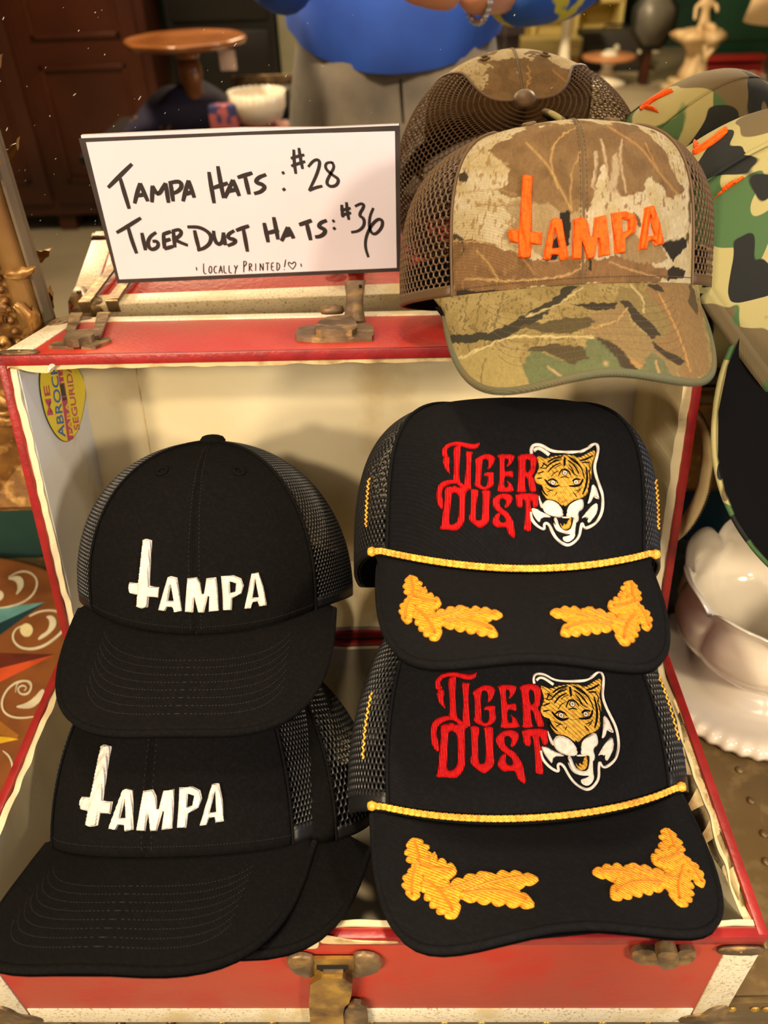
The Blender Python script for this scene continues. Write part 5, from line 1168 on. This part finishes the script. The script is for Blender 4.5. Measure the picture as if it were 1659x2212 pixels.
# ------------------------------------------------------------ the room reflected in the mirror
def rfl(u,v,z=ZF):
    p=onZ(u,v,z); return Vector((p[0],2*MY-p[1],z))
def atd(u,v,dy): return refl(u,v,dy)
WD=mat('dark_red_brown_wood',(74,34,18),.35,c2=(54,24,13),ns=3,nlo=.35,nhi=.65,bump=.1); BKW=mat('black_painted_wood',(24,22,20),.45)
def boxthing(name,label,cat,lo,hi,m,parts=None,bev=.006,group=None,pname='body'):
    lo=Vector(lo);hi=Vector(hi); c=Vector(((lo.x+hi.x)/2,(lo.y+hi.y)/2,lo.z)); t=thing(name,label,cat,c,group=group)
    sharp(MB().box(lo-c,hi-c,bev).build(pname,m,t)); return t,c
wy=rfl(170,500).y; x1=atd(338,180,MY-wy).x; x0=x1-1.15
t,c=boxthing('wardrobe','dark red-brown panelled wooden wardrobe reflected at the left of the mirror','wardrobe',(x0,wy-.5,ZF+.08),(x1,wy,.95),WD)
for k in range(2):
    dx0=x0+.04+k*.55; dx1=dx0+.52
    d=MB(); d.box((dx0,wy,ZF+.14),(dx1,wy+.022,.90),.004)
    d.v=[(p[0]-c.x,p[1]-c.y,p[2]-c.z) for p in d.v]; dd=sharp(d.build('door',WD,t))
    for (z0,z1) in ((ZF+.24,-.12),(-.02,.80)):
        pp=MB(); 
        for (a0,a1,b0,b1) in ((dx0+.07,dx1-.07,z0,z0+.02),(dx0+.07,dx1-.07,z1-.02,z1),(dx0+.07,dx0+.09,z0,z1),(dx1-.09,dx1-.07,z0,z1)): pp.box((a0,wy+.021,b0),(a1,wy+.034,b1),.004)
        pp.v=[(p[0]-c.x,p[1]-c.y,p[2]-c.z) for p in pp.v]; sharp(pp.build('panel_moulding',WD,dd))
for k in range(3):
    xx=x0+.05+k*.5; mb=MB().box((xx,wy-.45,ZF),(xx+.08,wy-.02,ZF+.09),.005); mb.v=[(p[0]-c.x,p[1]-c.y,p[2]-c.z) for p in mb.v]; mb.build('leg',WD,t)
yb=wy-.25; xa=x1+.03; xb=atd(598,100,MY-yb).x
t,c=boxthing('black_cabinet','tall black painted cabinet reflected behind the round wooden stand','cabinet',(xa,yb-.4,ZF),(xb,yb,.9),BKW)
for z in (-.30,.0,.3):
    mb=MB().box((xa+.03,yb,z),(xb-.03,yb+.018,z+.26),.005); mb.v=[(p[0]-c.x,p[1]-c.y,p[2]-c.z) for p in mb.v]; d=sharp(mb.build('drawer',BKW,t)); k=MB(); k.lathe([(.012,0),(.016,.012),(.001,.02)],12,T=lambda p,z=z:((xa+xb)/2+p[0]-c.x,yb+.018+p[2]-c.y,z+.13+p[1]-c.z)); k.build('knob',M['bronze'],d)
xg=atd(652,100,MY-yb).x
t,c=boxthing('grey_pillar','pale grey-green pillar reflected between the black cabinet and the person','pillar',(xb+.01,yb-.2,ZF),(xg+.12,yb-.02,1.99),mat('pale_grey_paint',(150,146,122),.7,c2=(130,128,104),ns=3)); 
mb=MB().box((xb,yb-.22,ZF),(xg+.14,yb,ZF+.15),.01); mb.v=[(p[0]-c.x,p[1]-c.y,p[2]-c.z) for p in mb.v]; mb.build('plinth',M['bronze'],t)
# side table with the things on it
dyt=2.13; st=atd(400,85,dyt); bw=atd(560,262,dyt-.1); tz=atd(560,292,dyt-.1).z
t,c=boxthing('side_table','low dark side table carrying the wooden stand, navy cloth and milk glass bowl','table',(st.x-.30,st.y-.22,tz-.03),(bw.x+.16,st.y+.28,tz),BKW,pname='table_top')
for sx in (st.x-.27,bw.x+.12):
    for sy in (st.y-.19,st.y+.24):
        mb=MB().box((sx-.02,sy-.02,ZF),(sx+.02,sy+.02,tz-.03),.003); mb.v=[(p[0]-c.x,p[1]-c.y,p[2]-c.z) for p in mb.v]; mb.build('leg',BKW,t)
t=thing('pedestal_stand','round wooden pedestal stand with a pie-crust edge and paper tag','stand',(st.x,st.y,tz+.0005)); hh=st.z-tz
WM=mat('polished_walnut',(150,92,46),.22,c2=(110,62,30),ns=7,coat=.5)
b=MB(); b.lathe([(.02,hh-.03),(.15,hh-.018),(.172,hh-.012),(.178,hh),(.172,hh+.006),(.160,hh+.002),(.02,hh)],64,fn=lambda r,z,a:(r*(1+(.018*math.cos(a*8) if r>.1 else 0)),z)); b.build('top',WM,t)
b=MB(); b.lathe([(.04,0),(.06,.01),(.055,.03),(.034,.06),(.030,.12),(.036,.16),(.030,.20),(.022,hh-.12),(.018,hh-.10),(.024,hh-.095),(.020,hh-.08),(.03,hh-.05),(.045,hh-.022)],28); b.build('stem',WM,t)
tp=atd(492,128,dyt-.02)-Vector(t.location); b=MB(); b.box((tp.x-.024,tp.y-.001,tp.z-.03),(tp.x+.024,tp.y+.001,tp.z+.025),.004); b.build('tag',mat('pink_white_tag',(206,186,176),.7),t); b=MB(); b.tube([(tp.x,tp.y,tp.z+.02),(tp.x-.003,tp.y-.004,hh-.012)],.0012,5); b.build('string',M['raw'],t)
# navy cloth
NV=mat('navy_cloth_with_gold_stars',(26,22,52),.85,c2=(150,116,60),ns=22,nlo=.64,nhi=.66,bump=.2)
cl=atd(385,235,dyt-.06); V=[];nx,ny=40,24
for i in range(nx):
    for j in range(ny):
        u=i/(nx-1)*2-1; v=j/(ny-1)*2-1; h=max(0,1-abs(u)**2.2)*max(0,1-abs(v)**2.5)
        prof_=.5+.5*min(1,max(0,(u+.9)/.7)); z=.12*h**.5*prof_+.012*math.sin(u*9+v*3)*h
        V.append((u*.19,v*.11,z))
t=mesh('folded_cloth',V,[(i*ny+j,(i+1)*ny+j,(i+1)*ny+j+1,i*ny+j+1) for i in range(nx-1) for j in range(ny-1)],NV); t.location=(cl.x,cl.y-.10,tz+.002); tag(t,'navy cloth with gold motifs bundled around the wooden stand','cloth')
so_=t.modifiers.new('thick','SOLIDIFY'); so_.thickness=.004
t=thing('milk_glass_bowl','white milk glass bowl with a beaded rim on a folded red and blue cloth','bowl',(bw.x,bw.y,tz+.03))
b=MB(); b.lathe([(.03,0),(.045,.002),(.07,.02),(.083,.05),(.086,.088),(.082,.088),(.078,.05),(.05,.012),(.001,.008)],96,fn=lambda r,z,a:(r,z+(.005*abs(math.sin(a*14)) if z>.08 else 0))); b.build('bowl',M['milk'],t)
b=MB(); b.box((-.085,-.07,-.029),(.085,.07,.0),.012); o=b.build('folded_flag_cloth',mat('red_white_blue_cloth',(150,50,52),.8,c2=(190,160,140),ns=14,c3=(40,44,96),n3=6)); o.location=(bw.x,bw.y,tz+.0295); tag(o,'folded red, white and blue cloth under the milk glass bowl','cloth')
o=MB().box((-.04,-.02,0),(.04,.02,.10),.006).build('patterned_box',mat('red_white_blue_box',(176,90,88),.7,c2=(50,50,100),ns=9,nlo=.5,nhi=.52)); o.location=(atd(478,250,dyt-.2).x,bw.y+.06,tz+.001); tag(o,'small red and navy patterned box between stand and milk glass bowl','box')
kx=atd(640,190,dyt+.2); t,c=boxthing('black_box','black box standing behind the milk glass bowl','box',(atd(530,190,dyt+.2).x,st.y-.20,tz+.001),(kx.x-.02,st.y-.10,atd(600,182,dyt+.2).z),BKW); mb=MB().box((-.1,.05,.1),(.1,.056,.13),.002); mb.build('handle',M['bronze'],t)
# right half
b_=rfl(1212,186); t=thing('tulip_table','white tulip pedestal table with a brown top reflected right of the person','table',b_)
tp=atd(1212,8,MY-b_.y).z-ZF
def trumpet(H,R): return [(R,0),(R*.98,.012),(R*.6,.05),(R*.30,.11),(R*.17,.22),(R*.145,H*.55),(R*.17,H*.8),(R*.32,H*.94),(R*.5,H)]
b=MB(); b.lathe(trumpet(tp,.24),40); b.build('pedestal',M['white'],t); b=MB(); b.lathe([(.36,tp),(.38,tp+.012),(.36,tp+.03)],48,c=(-.12,-.1,0)); b.build('table_top',WD,t)
b2_=rfl(1178,176); b2_.y-=.25; b2_.x-=.62
t=thing('tulip_stool','second white trumpet pedestal behind the tulip table','stool',b2_); b=MB(); b.lathe(trumpet(tp*.98,.2),32); b.build('pedestal',M['white'],t); b=MB(); b.lathe([(.18,tp*.98),(.2,tp*.98+.03),(.05,tp*.98+.04)],32); b.build('seat',M['white'],t)
yy=b_.y-.55; a=atd(1112,88,MY-yy); a2=atd(1262,122,MY-yy)
t,c=boxthing('cream_bench','long cream painted bench behind the tulip table','bench',(a.x,yy-.3,a2.z),(a2.x,yy,a.z),mat('cream_paint',(236,216,150),.5),pname='seat')
for sx in (a.x+.06,a2.x-.06):
    for sy in (yy-.26,yy-.05):
        mb=MB().box((sx-.03,sy-.03,ZF),(sx+.03,sy+.03,a2.z),.004); mb.v=[(p[0]-c.x,p[1]-c.y,p[2]-c.z) for p in mb.v]; mb.build('leg',mat('oak_leg',(200,150,70),.5),t)
yy2=yy-.4
def rbox(name,label,cat,u0,v0,u1,v1,y,d,m,**k):
    a=atd(u0,v0,MY-y);b=atd(u1,v1,MY-y); z0=b.z
    return boxthing(name,label,cat,(a.x,y-d,max(ZF,z0)),(b.x,y,a.z),m,**k)
t,c=rbox('red_chest','dark red wooden chest under the cream bench','chest',1160,124,1246,164,yy-.05,.25,mat('red_brown_chest',(96,26,18),.5)); MB().box((-.03,.125,.05),(.03,.135,.09),.003).build('clasp',M['brass'],t)
t,c=rbox('dark_dresser','dark purple-brown dresser beside the person in the reflection','dresser',1072,30,1116,196,b_.y+1.6,.4,mat('dark_plum_wood',(36,26,34),.5)); MB().box((-.1,.2,.3),(.1,.22,.5),.003).build('drawer',mat('dark_plum_front',(44,32,42),.5),t)
lp=atd(1088,132,MY-(b_.y+1.9)); t=thing('amber_lamp','small glowing amber glass lamp by the dark dresser','lamp',lp)
b=MB(); b.lathe([(.001,-.03),(.014,-.02),(.018,.0),(.013,.025),(.001,.034)],20); b.build('glass_shade',mat('glowing_amber',(255,170,40),.3,emit=2.2),t); b=MB(); b.lathe([(.001,-.085),(.012,-.08),(.016,-.055),(.006,-.035),(.004,-.028)],16); b.build('base',M['steel'],t); 
b=MB(); b.tube([(0,0,.03),(0,0,1.99-lp.z)],.002,6); b.build('cord',M['dark'],t)
t=thing('lit_display_shelf','brightly lit cream display shelf with small framed pieces','shelf',(0,0,0)); 
ys=b_.y-1.0; a=atd(1066,-40,MY-ys); a2=atd(1335,92,MY-ys); t.location=(a.x,ys,ZF)
YL=mat('cream_yellow_shelf',(226,206,130),.5); loc=Vector(t.location)
W_=a2.x-a.x; 
for z in (.0,.45,.9,1.35,1.7): MB().box((0,-.3,z),(W_,0,z+.04),.004).build('shelf_board',YL,t)
for x in (0,W_*.33,W_*.66,W_): MB().box((x-.02,-.3,0),(x+.02,0,1.74),.004).build('upright',YL,t)
MB().box((0,-.32,0),(W_,-.3,1.74),.002).build('back_board',YL,t)
rn=random.Random(5)
for k in range(9):
    x=.12+k*W_/9.2; z=(.45,.9,1.35)[k%3]+.041
    o=thing('framed_picture',['small framed picture with pale mount','small gilt framed picture','small red framed picture'][k%3]+' on the lit display shelf, '+['far left','left','left of centre','just left of the middle','in the middle','just right of the middle','right of centre','right','far right'][k],'picture',(loc.x+x,loc.y-.1,loc.z+z))
    MB().box((-.06,-.01,0),(.06,.0,.17),.003).build('frame',[M['gold'],M['brass'],M['red']][k%3],o); MB().box((-.045,.0,.015),(.045,.003,.155),.0).build('mount',M['sign'],o)
l=bpy.data.lights.new('shelf_lamp','AREA'); l.size=.5; l.energy=30; l.color=(1,.85,.5); o=bpy.data.objects.new('shelf_lamp',l); COL.objects.link(o); o.location=(loc.x+W_/2,loc.y+.5,1.9); o['label']='warm strip lamp above the lit display shelf'; o['category']='lamp'
# charcoal amplifier-like case, stand, statue, picture, panel, box
yc=rfl(1340,165).y-.2
t,c=rbox('charcoal_case','charcoal equipment case with a small pale emblem and label plate','case',1262,72,1398,150,yc,.3,mat('charcoal_vinyl',(50,48,46),.6,bump=.4,bs=150)); sx=(atd(1398,100,MY-yc).x-atd(1262,100,MY-yc).x)
b=MB(); b.lathe([(.03,0),(.032,.006),(.02,.01)],14,T=lambda p:(-.0+p[0]*.8,.15+p[2],.16+p[1]*1.1)); b.build('emblem',M['trim'],t); MB().box((.18,.15,.12),(.36,.156,.15),.001).build('label_plate',M['trim'],t)
b=MB(); b.tube([(-.1,.02,.29),(-.08,.02,.32),(.08,.02,.32),(.1,.02,.29)],.01,6); b.build('handle',M['dark'],t)
MB().box((-.38,-.1,-.30),(.38,.1,-.0),.01).build('trolley',WD,t)
bs_=rfl(1308,182); t=thing('cake_stand','small white footed cake stand with a wooden plate','stand',bs_); H_=atd(1308,128,MY-bs_.y).z-ZF
b=MB(); b.lathe([(.16,0),(.15,.02),(.06,.08),(.035,.12),(.07,.16),(.075,.20),(.03,.24),(.045,H_-.02),(.06,H_)],28); b.build('foot',M['white'],t); b=MB(); b.lathe([(.20,H_),(.21,H_+.015),(.20,H_+.03)],32); b.build('plate',mat('pink_wood_plate',(176,120,80),.5),t)
ss=rfl(1490,200); t=thing('statue','cream resin statue of a seated figure on a carved capital','statue',ss); K=(atd(1490,60,MY-ss.y).z-ZF)
ST=mat('aged_cream_resin',(214,190,148),.5,c2=(190,156,110),ns=8,bump=.4,bs=30); dd=np.linalg.norm(np.array(ss)-np.array((CAMP[0],2*MY-CAMP[1],CAMP[2]))); u=dd/1734*.72
sharp(MB().box((-62*u,-50*u,0),(50*u,50*u,14*u),3*u).build('plinth',ST,t)); sharp(MB().box((-50*u,-42*u,14*u),(40*u,42*u,30*u),5*u).build('plinth',ST,t))
b=MB(); b.lathe([(36*u,28*u),(30*u,50*u),(24*u,70*u),(26*u,90*u),(34*u,104*u),(58*u,118*u),(62*u,128*u),(50*u,136*u),(20*u,138*u)],32,fn=lambda r,z,a:(r*(1+.13*math.sin(a*5+z/(u*14))+.06*math.sin(a*11)),z)); b.build('capital',ST,t)
skin('figure',[((0,0,140*u),(17*u,14*u)),((2*u,0,165*u),(13*u,11*u)),((0,0,195*u),(17*u,11*u)),((0,0,215*u),(6*u,6*u)),((0,2*u,232*u),(11*u,12*u)),
 ((-16*u,28*u,142*u),(10*u,10*u)),((2*u,40*u,108*u),(7*u,7*u)),((10*u,44*u,74*u),(5*u,5*u)),((18*u,26*u,146*u),(10*u,10*u)),((30*u,38*u,112*u),(7*u,7*u)),((6*u,48*u,84*u),(5*u,5*u)),
 ((-24*u,4*u,186*u),(5*u,5*u)),((-28*u,22*u,160*u),(4*u,4*u)),((24*u,4*u,186*u),(5*u,5*u)),((20*u,26*u,176*u),(4*u,4*u))],
 [(0,1),(1,2),(2,3),(3,4),(0,5),(5,6),(6,7),(0,8),(8,9),(9,10),(2,11),(11,12),(2,13),(13,14)],ST,t)
yp=ss.y-.3; a=atd(1372,-30,MY-yp); a2=atd(1458,86,MY-yp); t=thing('octagonal_picture','dark octagonal framed picture leaning behind the charcoal case','picture',((a.x+a2.x)/2,yp,a2.z)); r=(a2.x-a.x)/2; 
b=MB(); b.prism([(r*math.cos(x),a.z-a2.z-r*1.2+r*1.2*math.sin(x)) for x in np.arange(8)*math.pi/4+.39],lambda x,y,h:(x,h,y),-.02,.02); b.build('frame',mat('dark_green_frame',(30,34,28),.5),t)
b=MB(); b.prism([(r*.82*math.cos(x),a.z-a2.z-r*1.2+r*.98*math.sin(x)) for x in np.arange(8)*math.pi/4+.39],lambda x,y,h:(x,h,y),.0201,.026); b.build('picture',mat('grey_picture',(84,82,76),.4,c2=(120,116,104),ns=3),t)
MB().box((-.03,-.12,-(a2.z-ZF)),(.03,-.02,.6),.004).build('easel_leg',WD,t)
yg=rfl(1600,150).y-.1; t,c=rbox('green_screen','dark green panelled screen reflected at the far right','screen',1562,-60,1668,146,yg,.05,mat('dark_green_gloss',(18,58,40),.4)); 
for zz in (.2,.9): MB().box((-.25,.025,zz),(.25,.04,zz+.55),.004).build('panel',mat('green_panel',(22,66,46),.4),t)
t,c=rbox('red_box','low red box on the floor in front of the green screen','box',1524,142,1640,178,yg+.35,.25,mat('dark_red_paint',(130,24,22),.5)); MB().box((-.3,-.12,.10),(.3,.12,.12),.003).build('lid',mat('red_lid',(150,30,26),.5),t)
a=atd(1600,178,3.0); t=thing('foil_box','crumpled silver and red foil box near the right edge of the reflection','box',(a.x,a.y,a.z-.07)); 
rr=random.Random(2); bm=bmesh.new(); bmesh.ops.create_cube(bm,size=1); bmesh.ops.subdivide_edges(bm,edges=bm.edges[:],cuts=3,use_grid_fill=True)
for q in bm.verts: q.co=Vector((q.co.x*.17,q.co.y*.10,q.co.z*.10+.05))+Vector((rr.uniform(-1,1),rr.uniform(-1,1),rr.uniform(-1,1)))*.007
me=bpy.data.meshes.new('foil'); bm.to_mesh(me); bm.free(); o=bpy.data.objects.new('foil_wrap',me); COL.objects.link(o); me.materials.append(mat('silver_red_foil',(170,164,150),.3,.6,c2=(150,60,44),ns=9,nlo=.5,nhi=.53)); o.parent=t
tb=Vector(t.location); tt_=thing('side_stand','narrow dark stand carrying the foil box','stand',(tb.x,tb.y,ZF)); hh=tb.z-ZF
MB().box((-.16,-.12,hh-.02),(.16,.12,hh-.001),.003).build('table_top',M['wood'],tt_); 
for sx in (-.13,.13):
    for sy in (-.09,.09): MB().box((sx-.012,sy-.012,0),(sx+.012,sy+.012,hh-.02),.002).build('leg',M['wood'],tt_)
a=atd(1648,190,3.6); lz=atd(1640,48,3.6).z; t=thing('floor_lamp','lamp with a beige drum shade and dark turned post at the right edge','lamp',(a.x+.02,a.y,ZF))
b=MB(); b.lathe([(.13,0),(.14,.02),(.05,.05),(.03,.3),(.035,.6),(.022,.7),(.04,a.z-ZF),(.045,a.z-ZF+.1),(.02,a.z-ZF+.16),(.026,lz-ZF-.04),(.01,lz-ZF+.1)],24); b.build('post',WD,t)
b=MB(); b.lathe([(.17,lz-ZF),(.11,lz-ZF+.26),(.105,lz-ZF+.26),(.165,lz-ZF)],40); b.build('lamp_shade',mat('beige_linen_shade',(206,180,140),.8),t)
